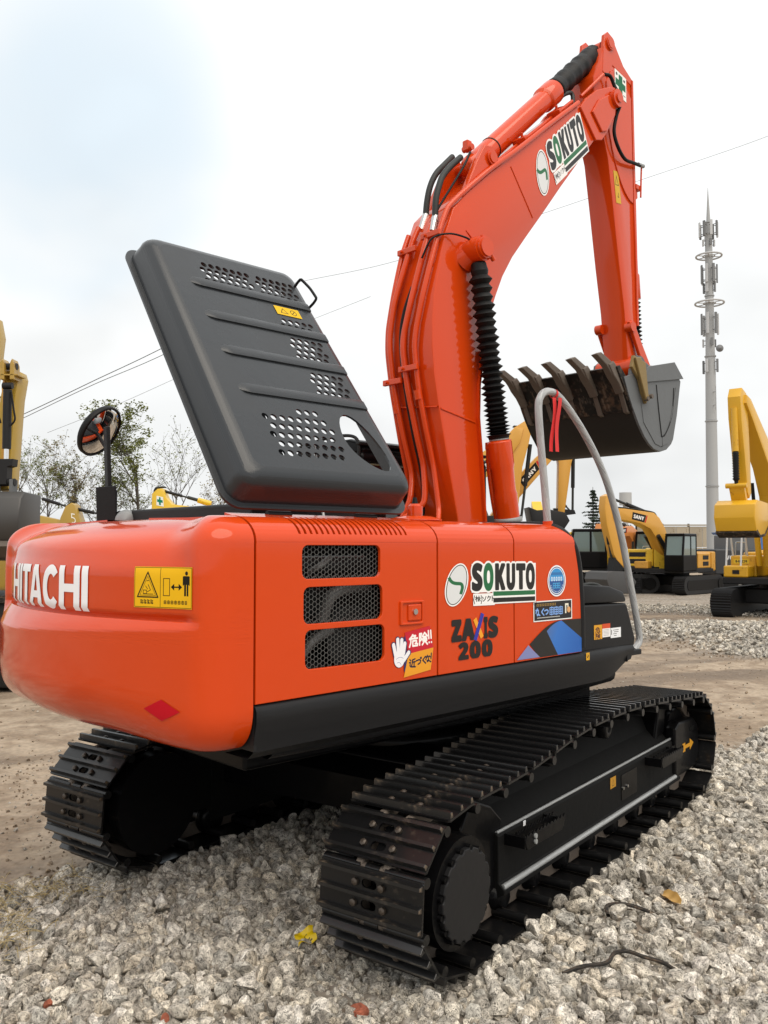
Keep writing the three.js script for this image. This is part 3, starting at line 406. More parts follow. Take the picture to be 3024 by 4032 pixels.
// boom
const BX0 = -0.34, BX1 = 0.10;
const boomPts = [[0.28, 1.5], [0.24, 2.30], [0.12, 2.76], [0.03, 3.15], [-0.02, 3.39], [-0.04, 3.6], [-0.04, 3.79], [-0.02, 4.0], [0.02, 4.18], [0.09, 4.45], [0.2, 4.72], [0.38, 4.9], [0.68, 5.16], [0.98, 5.39], [1.44, 5.76], [2.01, 6.21], [2.16, 6.30], [2.28, 6.05], [2.2, 5.92], [2.01, 5.71], [1.64, 5.30], [1.38, 5.0], [1.13, 4.72], [0.94, 4.5], [0.81, 4.31], [0.72, 4.13], [0.64, 3.95], [0.53, 3.64], [0.48, 3.36], [0.47, 3.1], [0.5, 2.83], [0.55, 2.27], [0.58, 1.5]];
{
  const boom = U('boom', soft(side(boomPts, BX0, BX1, 0.012), 32), M.orange);
  const strip = (name, pts, w, x0, x1) => { const a = []; for (let i = 0; i + 1 < pts.length; i++) { const [f0, y0] = pts[i], [f1, y1] = pts[i + 1], L = Math.hypot(f1 - f0, y1 - y0); a.push(box(x1 - x0, L + 0.004, w, 0, 0, 0, 0, [-Math.atan2(f1 - f0, y1 - y0), 0, 0]).translate((x0 + x1) / 2, (y0 + y1) / 2, -(f0 + f1) / 2)); } return a; };
  U('front_flange', strip('f', [[0.56, 2.2], [0.505, 2.83], [0.475, 3.1], [0.485, 3.36], [0.535, 3.64]], 0.02, 0.08, 0.125), M.orange, boom);
  for (const wg of [tube([P(0.101, 5.27, 0.92), P(0.101, 5.09, 1.07), P(0.101, 4.91, 1.22)], 0.006, 8, 6), tube([P(0.101, 3.13, 0.05), P(0.101, 3.06, 0.45)], 0.008, 8, 6), tube([P(BX0, 3.18, 0.012), P(BX1, 3.14, 0.018)], 0.008, 8, 6), tube([P(0.10, 4.58, 0.35), P(0.104, 4.53, 0.42), P(0.10, 4.45, 0.46)], 0.006, 8, 6)]) U('weld_seam', wg, M.orange, boom);
  // fork plates at the tip
  const fork = [[1.93, 6.13], [2.02, 6.24], [2.20, 6.39], [2.40, 6.49], [2.52, 6.53], [2.62, 6.47], [2.60, 6.36], [2.50, 6.22], [2.36, 6.02], [2.28, 5.93], [2.18, 5.90]];
  U('tip_plate', [side(fork, 0.085, 0.122, 0.008), side([[2.10, 6.14], [2.22, 6.30], [2.38, 6.40], [2.52, 6.37], [2.49, 6.25], [2.34, 6.03], [2.26, 6.0]], 0.12, 0.142, 0.01)], M.orange, boom);
  U('tip_plate', [side(fork, -0.365, -0.33, 0.008)], M.orange, boom);
  U('tip_pin', [rod(P(-0.40, 6.40, 2.50), P(0.15, 6.40, 2.50), 0.07), rod(P(0.14, 6.40, 2.50), P(0.175, 6.40, 2.50), 0.085, 0.085, 24), rod(P(0.172, 6.40, 2.50), P(0.19, 6.40, 2.50), 0.045)], M.orange, boom);
  // arm-cylinder brackets on the back
  const lug = [[0.30, 4.80], [0.50, 5.20], [0.60, 5.36], [0.70, 5.38], [0.78, 5.28], [0.86, 5.29], [0.82, 5.22]];
  U('cylinder_bracket', side(lug, 0.035, 0.09, 0.01), M.orange, boom); U('cylinder_bracket', side(lug, -0.33, -0.275, 0.01), M.orange, boom);
  U('bracket_pin', [rod(P(-0.36, 5.27, 0.68), P(0.12, 5.27, 0.68), 0.045), rod(P(0.09, 5.27, 0.68), P(0.11, 5.27, 0.68), 0.062)], M.orange, boom);
  // boom cylinder pin
  U('cylinder_boss', [rod(P(0.08, 4.36, 0.36), P(0.18, 4.40, 0.36), 0.125, 0.085), rod(P(0.16, 4.40, 0.36), P(0.30, 4.40, 0.36), 0.085), rod(P(0.30, 4.40, 0.36), P(0.315, 4.40, 0.36), 0.072), rod(P(0.27, 4.40, 0.36), P(0.27, 4.495, 0.34), 0.018), rod(P(0.29, 4.36, 0.42), P(0.29, 4.32, 0.46), 0.018)], M.orange, boom);
  U('grease_line', tube([P(-0.02, 4.3, -0.03), P(0.06, 4.44, 0.0), P(0.13, 4.49, 0.12), P(0.18, 4.48, 0.26), P(0.2, 4.45, 0.31)], 0.008, 30, 6), M.rubber, boom);
  sticker('boom_company_sticker', 0, 0, 1, 1, sokutoTex, 'white SOKUTO company sticker on the boom', 0.104, 0, 0, boom).geometry = gridGeo(1, 1, (u, v) => { const dir = [Math.cos(41.5 * R), Math.sin(41.5 * R)], o = [1.27, 5.09], L = 1.0, H2 = 0.42; return P(0.104, o[1] + dir[1] * L * u + v * H2 * 0.86, o[0] + dir[0] * L * u - v * H2 * 0.40 + 0.09); });
  // steel pipes up the back of the boom
  const onBack = (X, list, off) => list.map(([Y, dx]) => { let F = 0; for (let i = 0; i + 1 < 16; i++) { const [f0, y0] = boomPts[i], [f1, y1] = boomPts[i + 1]; if (Y >= y0 && Y <= y1) F = lerp(f0, f1, (Y - y0) / (y1 - y0)); } return P(X + dx, Y, F - off); });
  const ys = [2.28, 2.5, 2.7, 2.95, 3.2, 3.45, 3.62, 3.7, 3.85, 4.05, 4.3, 4.5];
  U('hydraulic_pipe', tube([P(-0.30, 2.22, -0.02), P(-0.24, 2.45, 0.06), ...onBack(-0.285, [[2.65, 0.02], [2.95, 0.0], [3.3, -0.02], [3.6, -0.03], [3.75, -0.03], [4.0, 0.0], [4.25, 0.04], [4.5, 0.07], [4.62, 0.09]], 0.045)], 0.024, 90, 10, 0.3), M.orange, boom);
  U('hydraulic_pipe', tube([P(-0.36, 2.22, 0.06), ...onBack(-0.33, [[2.5, 0.0], [2.95, -0.005], [3.3, -0.01], [3.6, -0.02], [3.8, -0.015], [4.1, 0.01], [4.4, 0.02], [4.58, 0.03]], 0.035)], 0.022, 90, 10, 0.3), M.orange, boom);
  U('hydraulic_pipe', tube([P(-0.27, 2.21, -0.14), P(-0.20, 2.28, -0.08), P(-0.09, 2.42, 0.06), ...onBack(-0.12, [[2.7, 0.0], [2.95, -0.015], [3.3, -0.035], [3.58, -0.05], [3.72, -0.04], [3.95, 0.015], [4.25, 0.055], [4.5, 0.075], [4.68, 0.09]], 0.045)], 0.025, 90, 10, 0.3), M.orange, boom);
  U('hydraulic_pipe', tube([P(0.11, 2.21, 0.0), P(0.03, 2.36, 0.1), ...onBack(0.0, [[2.7, -0.02], [3.0, -0.035], [3.3, -0.045], [3.6, -0.05], [3.75, -0.03], [4.0, 0.02], [4.25, 0.045], [4.5, 0.065], [4.72, 0.08], [4.9, 0.1], [5.16, 0.11], [5.39, 0.115]], 0.04), P(0.115, 5.55, 1.14), P(0.115, 5.78, 1.42), P(0.115, 6.16, 1.9)], 0.022, 110, 10, 0.3), M.orange, boom);
  U('rubber_hose', tube([P(-0.17, 2.2, 0.12), ...onBack(-0.18, [[2.6, 0.0], [3.0, -0.015], [3.4, -0.025], [3.7, -0.035], [3.9, -0.01], [4.1, 0.05]], 0.02)], 0.018, 60, 8), M.rubber, boom);
  for (const [Y, X] of [[3.37, -0.315], [3.45, -0.13], [4.42, -0.25], [4.5, -0.02]]) { const q = onBack(X, [[Y, 0]], 0.05)[0]; U('pipe_clamp', [box(0.20, 0.045, 0.03, q.x + 0.02, q.y, q.z + 0.012, 0.006, [0, 0, 0]), rod(V(q.x - 0.03, q.y, q.z), V(q.x - 0.03, q.y, q.z + 0.045), 0.012, 0.012, 8)], M.orange, boom); }
  for (const [X, Y] of [[-0.31, 3.2], [-0.055, 3.28]]) { const q = onBack(X, [[Y, 0], [Y - 0.07, 0.004]], 0.045); U('pipe_union', rod(q[0], q[1], 0.034, 0.034, 8), M.orange, boom); }
  // black hoses looping from pipes to the arm cylinder
  for (const [x0, x1, o] of [[-0.03, -0.2, 0], [-0.24, -0.29, 0.03]]) { U('loop_hose', tube(o ? [P(-0.22, 4.72, 0.22), P(-0.22, 4.88, 0.24), P(-0.22, 5.02, 0.28), P(-0.22, 5.14, 0.35), P(-0.23, 5.25, 0.46), P(-0.25, 5.36, 0.58)] : [P(-0.02, 4.62, 0.12), P(-0.02, 4.80, 0.13), P(-0.02, 4.93, 0.17), P(-0.03, 5.02, 0.22), P(-0.04, 5.13, 0.32), P(-0.06, 5.26, 0.47)], 0.026, 60, 10), M.hose, boom); U('hose_fitting', [o ? rod(P(-0.22, 4.62, 0.17), P(-0.22, 4.76, 0.225), 0.03, 0.028, 8) : rod(P(-0.02, 4.54, 0.09), P(-0.02, 4.67, 0.125), 0.03, 0.028, 8)], M.steel, boom); }
  U('grease_hose', tube([P(-0.05, 4.62, 0.1), P(0.0, 4.75, 0.15), P(0.02, 4.95, 0.28), P(0.02, 5.15, 0.42), P(0.0, 5.3, 0.52)], 0.01, 40, 6), M.rubber, boom);
  U('boom_top_pipe', [rod(P(-0.02, 5.32, 0.86), P(-0.02, 6.26, 2.0), 0.016), rod(P(0.03, 5.28, 0.88), P(0.03, 6.2, 2.0), 0.014)], M.orange, boom);
  for (const [F, Y] of [[1.17, 5.60], [1.68, 6.02]]) U('pipe_clamp', [box(0.14, 0.05, 0.05, 0.01, Y, -F, 0.006, [41 * R, 0, 0]), rod(P(0.03, Y, F), P(0.05, Y + 0.05, F - 0.03), 0.012, 0.012, 6)], M.orange, boom);
}
// arm cylinder with sleeved rod
{
  const p = P(-0.12, 5.27, 0.68), q = P(-0.12, 6.98, 2.55), d = q.clone().sub(p).normalize(), at = t => p.clone().addScaledVector(d, t), Lc = p.distanceTo(q);
  const c = U('arm_cylinder', [lathe([[0, -0.09], [0.07, -0.08], [0.095, -0.02], [0.095, 0.1], [0.093, 0.12], [0.093, 1.36], [0.112, 1.37], [0.114, 1.56], [0.105, 1.58], [0, 1.58]], p, q, 28)], M.orange);
  const n = 34, prof = [[0, 1.57]]; for (let i = 0; i <= n; i++) prof.push([0.100 + 0.006 * Math.sin(i * 0.9) + 0.004 * Math.sin(i * 2.1), 1.585 + (Lc - 0.05 - 1.585) * i / n]); prof.push([0, Lc - 0.04]);
  U('rod_sleeve', lathe(prof, p, q, 20), M.rubber, c);
  U('rod_eye', [rod(P(-0.22, 6.98, 2.55), P(-0.02, 6.98, 2.55), 0.075), rod(at(Lc - 0.12), at(Lc), 0.05)], M.orange, c);
  U('cylinder_port', [box(0.06, 0.09, 0.06, 0, 0, 0, 0.01).translate(-0.12, 5.42, -0.62), rod(P(-0.16, 5.40, 0.62), P(-0.06, 5.40, 0.62), 0.026)], M.orange, c);
  U('cylinder_band', lathe([[0.094, 0], [0.098, 0.002], [0.098, 0.012], [0.094, 0.014]], at(0.33), at(1), 20), M.rubber, c);
  U('short_hose', tube([at(1.5).add(V(0.06, -0.09, 0)), at(1.7).add(V(0.07, -0.10, 0)), at(1.85).add(V(0.07, -0.16, 0)), P(-0.02, 6.22, 2.02)], 0.02, 30, 8), M.hose, c);
}
// boom cylinders with bellows
for (const [X, s] of [[0.205, 1], [-0.445, -1]]) {
  const p = P(X, 4.40, 0.36), q = P(X + 0.01, 1.55, 0.85), d = q.clone().sub(p).normalize();
  const c = U('boom_cylinder', [lathe([[0, 1.50], [0.092, 1.50], [0.096, 1.52], [0.096, 1.70], [0.088, 1.73], [0.084, 1.9], [0.092, 1.93], [0.09, 2.6], [0, 2.6]].map(a => [a[0] * 1.02, a[1]]), p, q, 28), tube([P(X - 0.075, 2.87, 0.58), P(X - 0.095, 2.7, 0.61), P(X - 0.085, 2.4, 0.66), P(X - 0.07, 2.2, 0.71)], 0.022, 24, 8), box(0.05, 0.06, 0.06, X - 0.07, 2.88, -0.585, 0.008)], M.orange);
  const pr = [[0.055, 0.10], [0.06, 0.11]]; const n = 27; for (let i = 0; i < n; i++) { const t = 0.13 + 1.33 * (1 - (1 - i / n) ** 1.45) * 1.0, t2 = 0.13 + 1.33 * (1 - (1 - (i + 0.5) / n) ** 1.45), g = i === 0 ? 0.07 : 0.088 + 0.006 * Math.sin(i * 1.7); pr.push([0.062, t], [g + 0.012 * (i / n), t2]); } pr.push([0.085, 1.47], [0.075, 1.5]);
  U('bellows', soft(lathe(pr, p, q, 24), 25), M.rubber, c);
  for (const cr of [lathe([[0.096, 2.12], [0.112, 2.125], [0.112, 2.155], [0.096, 2.16]], p, q, 24), lathe([[0.06, 1.485], [0.08, 1.487], [0.08, 1.5], [0.06, 1.502]], p, q, 20)]) U('clamp_ring', cr, M.greySteel, c);
  U('rod_end', rod(P(X - 0.07, 4.40, 0.36), P(X + 0.07, 4.40, 0.36), 0.10), M.orange, c);
  if (s < 0) continue;
}
// arm
{
  const A0 = -0.245, A1 = 0.03;
  const pts = [[2.30, 6.60], [2.42, 6.80], [2.46, 6.95], [2.62, 6.93], [2.82, 6.85], [2.96, 6.83], [2.965, 6.38], [2.99, 5.54], [3.0, 5.13], [3.01, 4.57], [3.03, 4.2], [3.05, 3.92], [2.98, 3.80], [2.87, 3.84], [2.8, 4.42], [2.71, 4.87], [2.61, 5.44], [2.53, 5.87], [2.40, 6.2], [2.30, 6.4]];
  const arm = U('arm', soft(side(pts, A0, A1, 0.010), 32), M.orange);
  const lugP = [[2.44, 6.70], [2.46, 6.95], [2.48, 7.08], [2.54, 7.13], [2.61, 7.11], [2.82, 6.89], [2.98, 6.81], [2.98, 6.74], [2.62, 6.82], [2.52, 6.66]];
  U('lug_plate', side(lugP, 0.0, 0.036, 0.006), M.orange, arm); U('lug_plate', side(lugP, -0.25, -0.215, 0.006), M.orange, arm);
  U('lug_pin', [rod(P(-0.27, 7.02, 2.57), P(0.06, 7.02, 2.57), 0.05), rod(P(0.03, 7.02, 2.57), P(0.055, 7.02, 2.57), 0.065)], M.orange, arm);
  U('back_flange', side([[2.965, 6.8], [2.99, 6.8], [3.0, 6.3], [3.02, 5.5], [3.03, 5.1], [3.04, 4.6], [3.05, 4.3], [3.02, 4.3], [3.0, 5.1], [2.98, 5.5], [2.965, 6.3]], -0.255, 0.045, 0.004), M.orange, arm);
  // reinforcing plate with curved lower edge
  const c = []; for (let i = 0; i <= 10; i++) { const a = i / 10; c.push([2.60 + 0.40 * a ** 1.0, 5.95 - 0.42 * (1 - (1 - a) ** 2.2)]); }
  U('side_plate', side([[2.50, 6.62], [2.58, 6.75], [2.72, 6.80], [2.95, 6.60], [2.97, 5.55], ...c.reverse().map(p => [Math.min(p[0], 2.97), p[1]]), [2.52, 6.2]], 0.028, 0.042, 0.005), M.orange, arm);
  U('cross_sticker', gridGeo(1, 1, (u, v) => P(0.0455, lerp(6.56, 6.80, v) - 0.035 * u, lerp(2.64, 2.85, u))), stick(canvasTex(128, 160, x => { x.fillStyle = '#eef0ec'; x.fillRect(0, 0, 128, 160); x.fillStyle = '#1f6a48'; x.fillRect(44, 14, 42, 132); x.fillRect(8, 54, 112, 46); x.fillStyle = '#333'; x.beginPath(); x.arc(22, 24, 10, 0, 7); x.fill(); x.fillRect(96, 22, 20, 16); x.fillRect(94, 128, 24, 6); })), arm);
  U('hazard_sticker', gridGeo(1, 1, (u, v) => P(0.0335, lerp(5.46, 5.77, v) + 0.01 * u, lerp(2.665, 2.755, u) - 0.05 * v)), stick(canvasTex(64, 180, x => { x.fillStyle = '#d3a938'; x.fillRect(0, 0, 64, 180); x.strokeStyle = '#3b2a10'; x.lineWidth = 4; x.beginPath(); x.moveTo(12, 78); x.lineTo(32, 28); x.lineTo(52, 78); x.closePath(); x.stroke(); x.beginPath(); x.moveTo(40, 120); x.lineTo(30, 150); x.moveTo(26, 140); x.lineTo(44, 146); x.stroke(); })), arm);
  U('arm_hose', tube([P(0.08, 6.63, 2.40), P(0.1, 6.63, 2.47), P(0.11, 6.55, 2.53), P(0.16, 6.40, 2.56), P(0.12, 6.25, 2.54), P(0.10, 6.10, 2.53), P(0.10, 5.97, 2.60), P(0.09, 5.90, 2.74), P(0.09, 5.91, 2.89), P(0.08, 5.93, 3.04)], 0.017, 70, 8), M.rubber, arm);
  U('hose_fitting', rod(P(0.08, 5.93, 3.0), P(0.07, 5.95, 3.12), 0.02), M.greySteel, arm); U('steel_pipe', rod(P(0.0, 6.34, 2.12), P(0.08, 6.62, 2.38), 0.018), M.orange, arm);
  U('arm_pipe', [tube([P(0.06, 5.93, 3.10), P(0.06, 5.8, 3.09), P(0.06, 5.62, 3.08)], 0.01, 12, 6), tube([P(0.0, 5.93, 3.04), P(0.0, 5.8, 3.04), P(0.0, 5.72, 3.05)], 0.008, 12, 6), box(0.05, 0.05, 0.1, 0.03, 5.72, -3.06, 0.006)], M.orange, arm);
  const lg = [[2.97, 5.85], [3.07, 5.70], [3.075, 5.62], [3.0, 5.56]]; U('bucket_cylinder_lug', side(lg, -0.01, 0.03, 0.005), M.orange, arm); U('bucket_cylinder_lug', side(lg, -0.24, -0.2, 0.005), M.orange, arm);
  // bucket cylinder
  const p = P(-0.1, 5.6, 3.10), q = P(-0.1, 3.95, 3.22);
  const bc = U('bucket_cylinder', lathe([[0, -0.05], [0.07, -0.03], [0.07, 0.72], [0.082, 0.74], [0.085, 0.98], [0, 0.98]], p, q, 20), M.orange);
  const pr = [[0.05, 0.99]]; for (let i = 0; i < 15; i++) pr.push([0.05, 1.0 + i * 0.042], [0.082, 1.02 + i * 0.042]); pr.push([0.06, 1.63]); U('bellows', soft(lathe(pr, p, q, 20), 25), M.rubber, bc);
  // tipping links
  U('tipping_link', [side([[2.80, 4.29], [2.86, 4.32], [2.91, 4.27], [3.20, 3.90], [3.17, 3.82], [3.10, 3.82]], 0.05, 0.085, 0.008), rod(P(0.02, 4.25, 2.85), P(0.10, 4.25, 2.85), 0.05)], M.orange, arm);
  U('tipping_link', [side([[2.80, 4.29], [2.86, 4.32], [2.91, 4.27], [3.20, 3.90], [3.17, 3.82], [3.10, 3.82]], -0.31, -0.275, 0.008)], M.orange, arm);
  U('link_pin', rod(P(-0.33, 3.86, 3.16), P(0.11, 3.86, 3.16), 0.045), M.greySteel, arm);
  U('arm_boss', [rod(P(-0.29, 4.27, 2.80), P(-0.22, 4.27, 2.80), 0.05), rod(P(-0.33, 3.86, 2.92), P(0.09, 3.86, 2.92), 0.10)], M.orange, arm);
}
// bucket
{
  const B0 = -0.76, B1 = 0.42;
  const floor = [[2.10, 3.60], [2.18, 3.44], [2.24, 3.34], [2.34, 3.20], [2.44, 3.09], [2.52, 3.03], [2.60, 2.99], [2.72, 2.97], [2.84, 3.0], [2.93, 3.06], [2.97, 3.11], [3.05, 3.35], [3.11, 3.61], [3.13, 3.69], [3.0, 3.83]];
  const inner = [[2.96, 3.81], [3.09, 3.69], [3.07, 3.61], [3.01, 3.36], [2.93, 3.12], [2.84, 3.04], [2.72, 3.01], [2.61, 3.03], [2.46, 3.12], [2.27, 3.36], [2.14, 3.62]];
  const bk = U('bucket', soft(side([...floor, ...inner], B0, B1, 0.006), 35), M.rust);
  const sidePts = [[2.10, 3.60], [2.18, 3.44], [2.24, 3.34], [2.34, 3.20], [2.44, 3.09], [2.52, 3.03], [2.60, 2.99], [2.72, 2.97], [2.84, 3.0], [2.93, 3.06], [2.97, 3.11], [3.05, 3.35], [3.11, 3.61], [3.13, 3.69], [2.99, 3.84], [2.55, 3.72], [2.42, 3.62], [2.3, 3.66]];
  U('side_wall', side(sidePts, B1 - 0.004, B1 + 0.02, 0.004), M.bucketGrey, bk);
  U('side_wall', side(sidePts, B0 - 0.02, B0 + 0.004, 0.004), M.rust, bk);
  U('side_bar', side([[2.36, 3.58], [3.16, 3.72], [2.99, 3.86], [2.5, 3.75]].map(p => [p[0], p[1]]), B1 + 0.018, B1 + 0.036, 0.004), M.bucketGrey, bk);
  U('wear_plate', side([[2.42, 3.22], [2.62, 3.04], [2.72, 3.02], [2.86, 3.06], [2.95, 3.2], [3.05, 3.6], [3.03, 3.62], [2.9, 3.25], [2.8, 3.12], [2.7, 3.1], [2.62, 3.13], [2.5, 3.3], [2.4, 3.5], [2.36, 3.5]], B1 + 0.018, B1 + 0.026, 0.002), M.bucketGrey, bk);
  U('plate_joint', [tube([P(B1 + 0.021, 3.60, 2.66), P(B1 + 0.022, 3.35, 2.70), P(B1 + 0.022, 3.1, 2.75)], 0.006, 12, 6), tube([P(B1 + 0.021, 3.61, 2.99), P(B1 + 0.022, 3.35, 2.95), P(B1 + 0.022, 3.17, 2.84), P(B1 + 0.022, 3.11, 2.75)], 0.006, 16, 6), tube([P(B1 + 0.021, 3.11, 2.75), P(B1 + 0.022, 3.02, 2.75)], 0.006, 8, 6)], M.rubber, bk);
  U('cutting_edge', side([[1.97, 3.69], [2.02, 3.71], [2.2, 3.56], [2.3, 3.34], [2.22, 3.32], [2.12, 3.48]].map(p => [p[0] + 0.03, p[1] - 0.01]), B0 - 0.01, B1 + 0.01, 0.006), M.rust, bk);
  for (let i = 0; i < 5; i++) { const X = lerp(B0 + 0.05, B1 - 0.05, i / 4), w = 0.052; const t = U('tooth', [side([[1.72, 3.755], [1.80, 3.785], [1.98, 3.72], [2.04, 3.63], [1.98, 3.60], [1.88, 3.68]], X - w * 0.62, X + w * 0.62, 0.01), side([[1.90, 3.69], [1.98, 3.73], [2.10, 3.64], [2.17, 3.50], [2.13, 3.46], [2.06, 3.54], [1.98, 3.60]], X - w * 0.85, X + w * 0.85, 0.012), side([[2.10, 3.56], [2.17, 3.52], [2.28, 3.29], [2.23, 3.30]], X - w * 0.45, X + w * 0.45, 0.008)], M.toothRust, bk); }
  U('side_cutter', [side([[2.18, 3.70], [2.22, 3.81], [2.42, 3.77], [2.44, 3.64], [2.47, 3.44], [2.42, 3.39], [2.36, 3.48], [2.31, 3.60]], B1 + 0.02, B1 + 0.055, 0.008), side([[2.2, 3.78], [2.3, 3.8], [2.44, 3.42], [2.38, 3.42]], B1 + 0.054, B1 + 0.08, 0.008)], M.ochre, bk);
  U('cutter_bolt', [rod(P(B1 + 0.05, 3.43, 2.40), P(B1 + 0.09, 3.43, 2.40), 0.022, 0.022, 6)], M.toothRust, bk); U('cutter_bolt', [rod(P(B1 + 0.05, 3.46, 2.47), P(B1 + 0.09, 3.46, 2.47), 0.022, 0.022, 6)], M.toothRust, bk);
  const lugB = [[2.80, 3.72], [2.84, 3.92], [2.94, 3.98], [3.10, 3.93], [3.2, 3.90], [3.16, 3.74], [3.0, 3.66]]; U('bucket_lug', side(lugB, 0.05, 0.09, 0.008), M.bucketGrey, bk); U('bucket_lug', side(lugB, -0.36, -0.32, 0.008), M.bucketGrey, bk);
  U('pin_disc', [rod(P(0.09, 3.86, 2.90), P(0.14, 3.86, 2.90), 0.10), rod(P(0.13, 3.86, 2.90), P(0.16, 3.86, 2.90), 0.05)], M.bucketGrey, bk);
  U('trail_strip', [side([[2.10, 3.66], [2.5, 3.5], [2.47, 3.47], [2.1, 3.62]], B1 - 0.09, B1 - 0.06)], M.orange, bk);
}
// rear mirror on its post
{
  const b = P(-1.17, 2.2, -2.0);
  const mr = U('mirror_post', [box(0.055, 0.62, 0.03, b.x - 0.03, b.y + 0.42, b.z, 0.008, [0, 0, 0.09])], M.skirt);
  U('post_bracket', [box(0.16, 0.34, 0.02, b.x + 0.0, b.y + 0.13, b.z + 0.02, 0.006, [0, 0.5, 0.05]), box(0.02, 0.32, 0.10, b.x - 0.03, b.y + 0.12, b.z - 0.02, 0.006)], M.skirt, mr);
  const c = P(-1.53, 2.93, -1.90), nrm = V(0.74, -0.52, -0.44).normalize();
  const g = new THREE.SphereGeometry(0.45, 32, 12, 0, Math.PI * 2, 0, 0.44); g.translate(0, -0.45 * Math.cos(0.44), 0);
  const qd = new THREE.Quaternion().setFromUnitVectors(V(0, 1, 0), nrm); g.scale(1, 1, 1.0); g.applyQuaternion(qd); g.translate(c.x, c.y, c.z);
  U('mirror_glass', g, M.mirror, mr);
  U('mirror_rim', [lathe([[0.185, -0.05], [0.205, -0.03], [0.206, 0.0], [0.194, 0.012], [0.19, 0.0]], c, c.clone().add(nrm), 36), lathe([[0, -0.09], [0.1, -0.085], [0.185, -0.05]], c, c.clone().add(nrm), 30), rod(c.clone().addScaledVector(nrm, -0.085), P(-1.235, 2.78, -2.0), 0.014)], M.rubber, mr);
}
for (const x of [-1.30, -1.02]) U('work_lamp', [lathe([[0, 0], [0.05, 0.0], [0.075, 0.03], [0.078, 0.07], [0.05, 0.10], [0, 0.11]], P(x, 2.25, -1.93), P(x + 0.2, 2.27, -2.1), 18)], M.greySteel);
U('rear_deck_box', [boxR(-1.18, 0.5, 2.17, 2.33, -1.95, -1.0, 0.02)], M.skirt);
// ---------- undercarriage ----------
U('revolving_frame', [boxR(-0.95, 0.95, 0.96, 1.2, -2.3, 0.75, 0.02), boxR(-1.1, 1.08, 1.10, 1.2, -2.36, 0.8, 0.02), boxR(-0.6, 0.45, 1.18, 2.05, -0.3, 0.62, 0.02)], M.black);
const D = (name, geo, mat, parent = EX) => part(name, geo, mat, parent);
D('swing_bearing', [lathe([[0, 0.66], [0.62, 0.66], [0.68, 0.7], [0.68, 0.95], [0, 0.98]], V(0, 0, 0.15), V(0, 1, 0.15), 40)], M.black);
D('car_body', [boxR(-0.75, 0.75, 0.42, 0.72, -0.95, 0.75, 0.03), side([[-1.15, 0.40], [-0.7, 0.45], [-0.7, 0.78], [-1.15, 0.62]], -1.0, 1.0, 0.02), side([[0.5, 0.45], [1.0, 0.40], [1.0, 0.62], [0.5, 0.78]], -1.0, 1.0, 0.02), boxR(-0.85, -0.15, 0.78, 0.97, -1.55, -0.95, 0.03)], M.black);
part('hoist_sticker', gridGeo(1, 1, (u, v) => P(lerp(-0.3, -0.19, u), lerp(0.985, 1.09, v), -2.305)), stick(canvasTex(64, 64, x => { x.fillStyle = '#2b2c86'; x.fillRect(0, 0, 64, 64); x.strokeStyle = '#8f93d0'; x.lineWidth = 4; x.beginPath(); x.moveTo(8, 12); x.lineTo(56, 12); x.moveTo(32, 12); x.lineTo(32, 28); x.arc(32, 38, 10, -1.5, 3); x.stroke(); x.strokeRect(18, 18, 28, 34); })), EX).rotation.y = TURN;

const SP = [-1.86, 0.42], ID = [1.87, 0.44], RP = 0.41;
const loopPts = (() => { // closed path of the shoe plates [F, Y]
  const p = [];
  for (let a = -90; a >= -260; a -= 10) p.push([SP[0] + RP * Math.cos(a * R), SP[1] + RP * Math.sin(a * R)]);
  p.push([-1.5, 0.84], [-1.2, 0.858], [-0.95, 0.888], [-0.7, 0.925], [-0.5, 0.95], [-0.3, 0.962], [0.0, 0.968], [0.3, 0.966], [0.6, 0.952], [0.95, 0.925], [1.35, 0.89]);
  for (let a = 95; a >= -90; a -= 10) p.push([ID[0] + RP * Math.cos(a * R), ID[1] + RP * Math.sin(a * R)]);
  p.push([1.4, 0.03], [0.7, 0.028], [0, 0.028], [-0.7, 0.028], [-1.4, 0.03]);
  return p;
})();
const loopCurve = (() => { const n = loopPts.length, cum = [0]; for (let i = 0; i < n; i++) { const a = loopPts[i], b = loopPts[(i + 1) % n]; cum.push(cum[i] + Math.hypot(b[0] - a[0], b[1] - a[1])); } const L = cum[n]; return { L, at(s) { s = ((s % L) + L) % L; let i = 0; while (cum[i + 1] < s) i++; const t = (s - cum[i]) / (cum[i + 1] - cum[i]), a = loopPts[i], b = loopPts[(i + 1) % n]; return [lerp(a[0], b[0], t), lerp(a[1], b[1], t)]; } }; })();
const NSHOE = Math.round(loopCurve.L / 0.288), PITCH = loopCurve.L / NSHOE;
// one shoe: x across, y outward, z along the chain
const shoeGeo = (() => {
  const W = 0.6, slots = [[-0.047], [0.049]].map(([z]) => rrect(-0.048, z - 0.02, 0.04, z + 0.02, 0.019, 4).reverse());
  const plate = ext(shapeOf(rrect(-W / 2, -0.120, W / 2, 0.118, 0.008, 1), slots), 0.012).rotateX(-Math.PI / 2).translate(0, -0.012, 0);
  const gr = z => { const g = ext(shapeOf([[-0.014, 0], [0.014, 0], [0.008, 0.029], [-0.008, 0.029]]), W - 0.004, 0.002, 1); g.rotateY(Math.PI / 2); g.translate(-(W - 0.004) / 2, 0, z); return g; };
  const lip = new THREE.CylinderGeometry(0.026, 0.026, 0.225, 12, 1).rotateZ(Math.PI / 2), l1 = lip.clone().translate(-0.186, -0.046, 0.140), l2 = lip.clone().translate(0.186, -0.046, 0.140), l3 = new THREE.CylinderGeometry(0.025, 0.025, 0.08, 12, 1).rotateZ(Math.PI / 2).translate(-0.002, -0.046, 0.140);
  return mergeGeometries([merge([plate, l1, l2, l3]), merge([gr(-0.094), gr(0.0), gr(0.094)])].map(clean), true);
})();
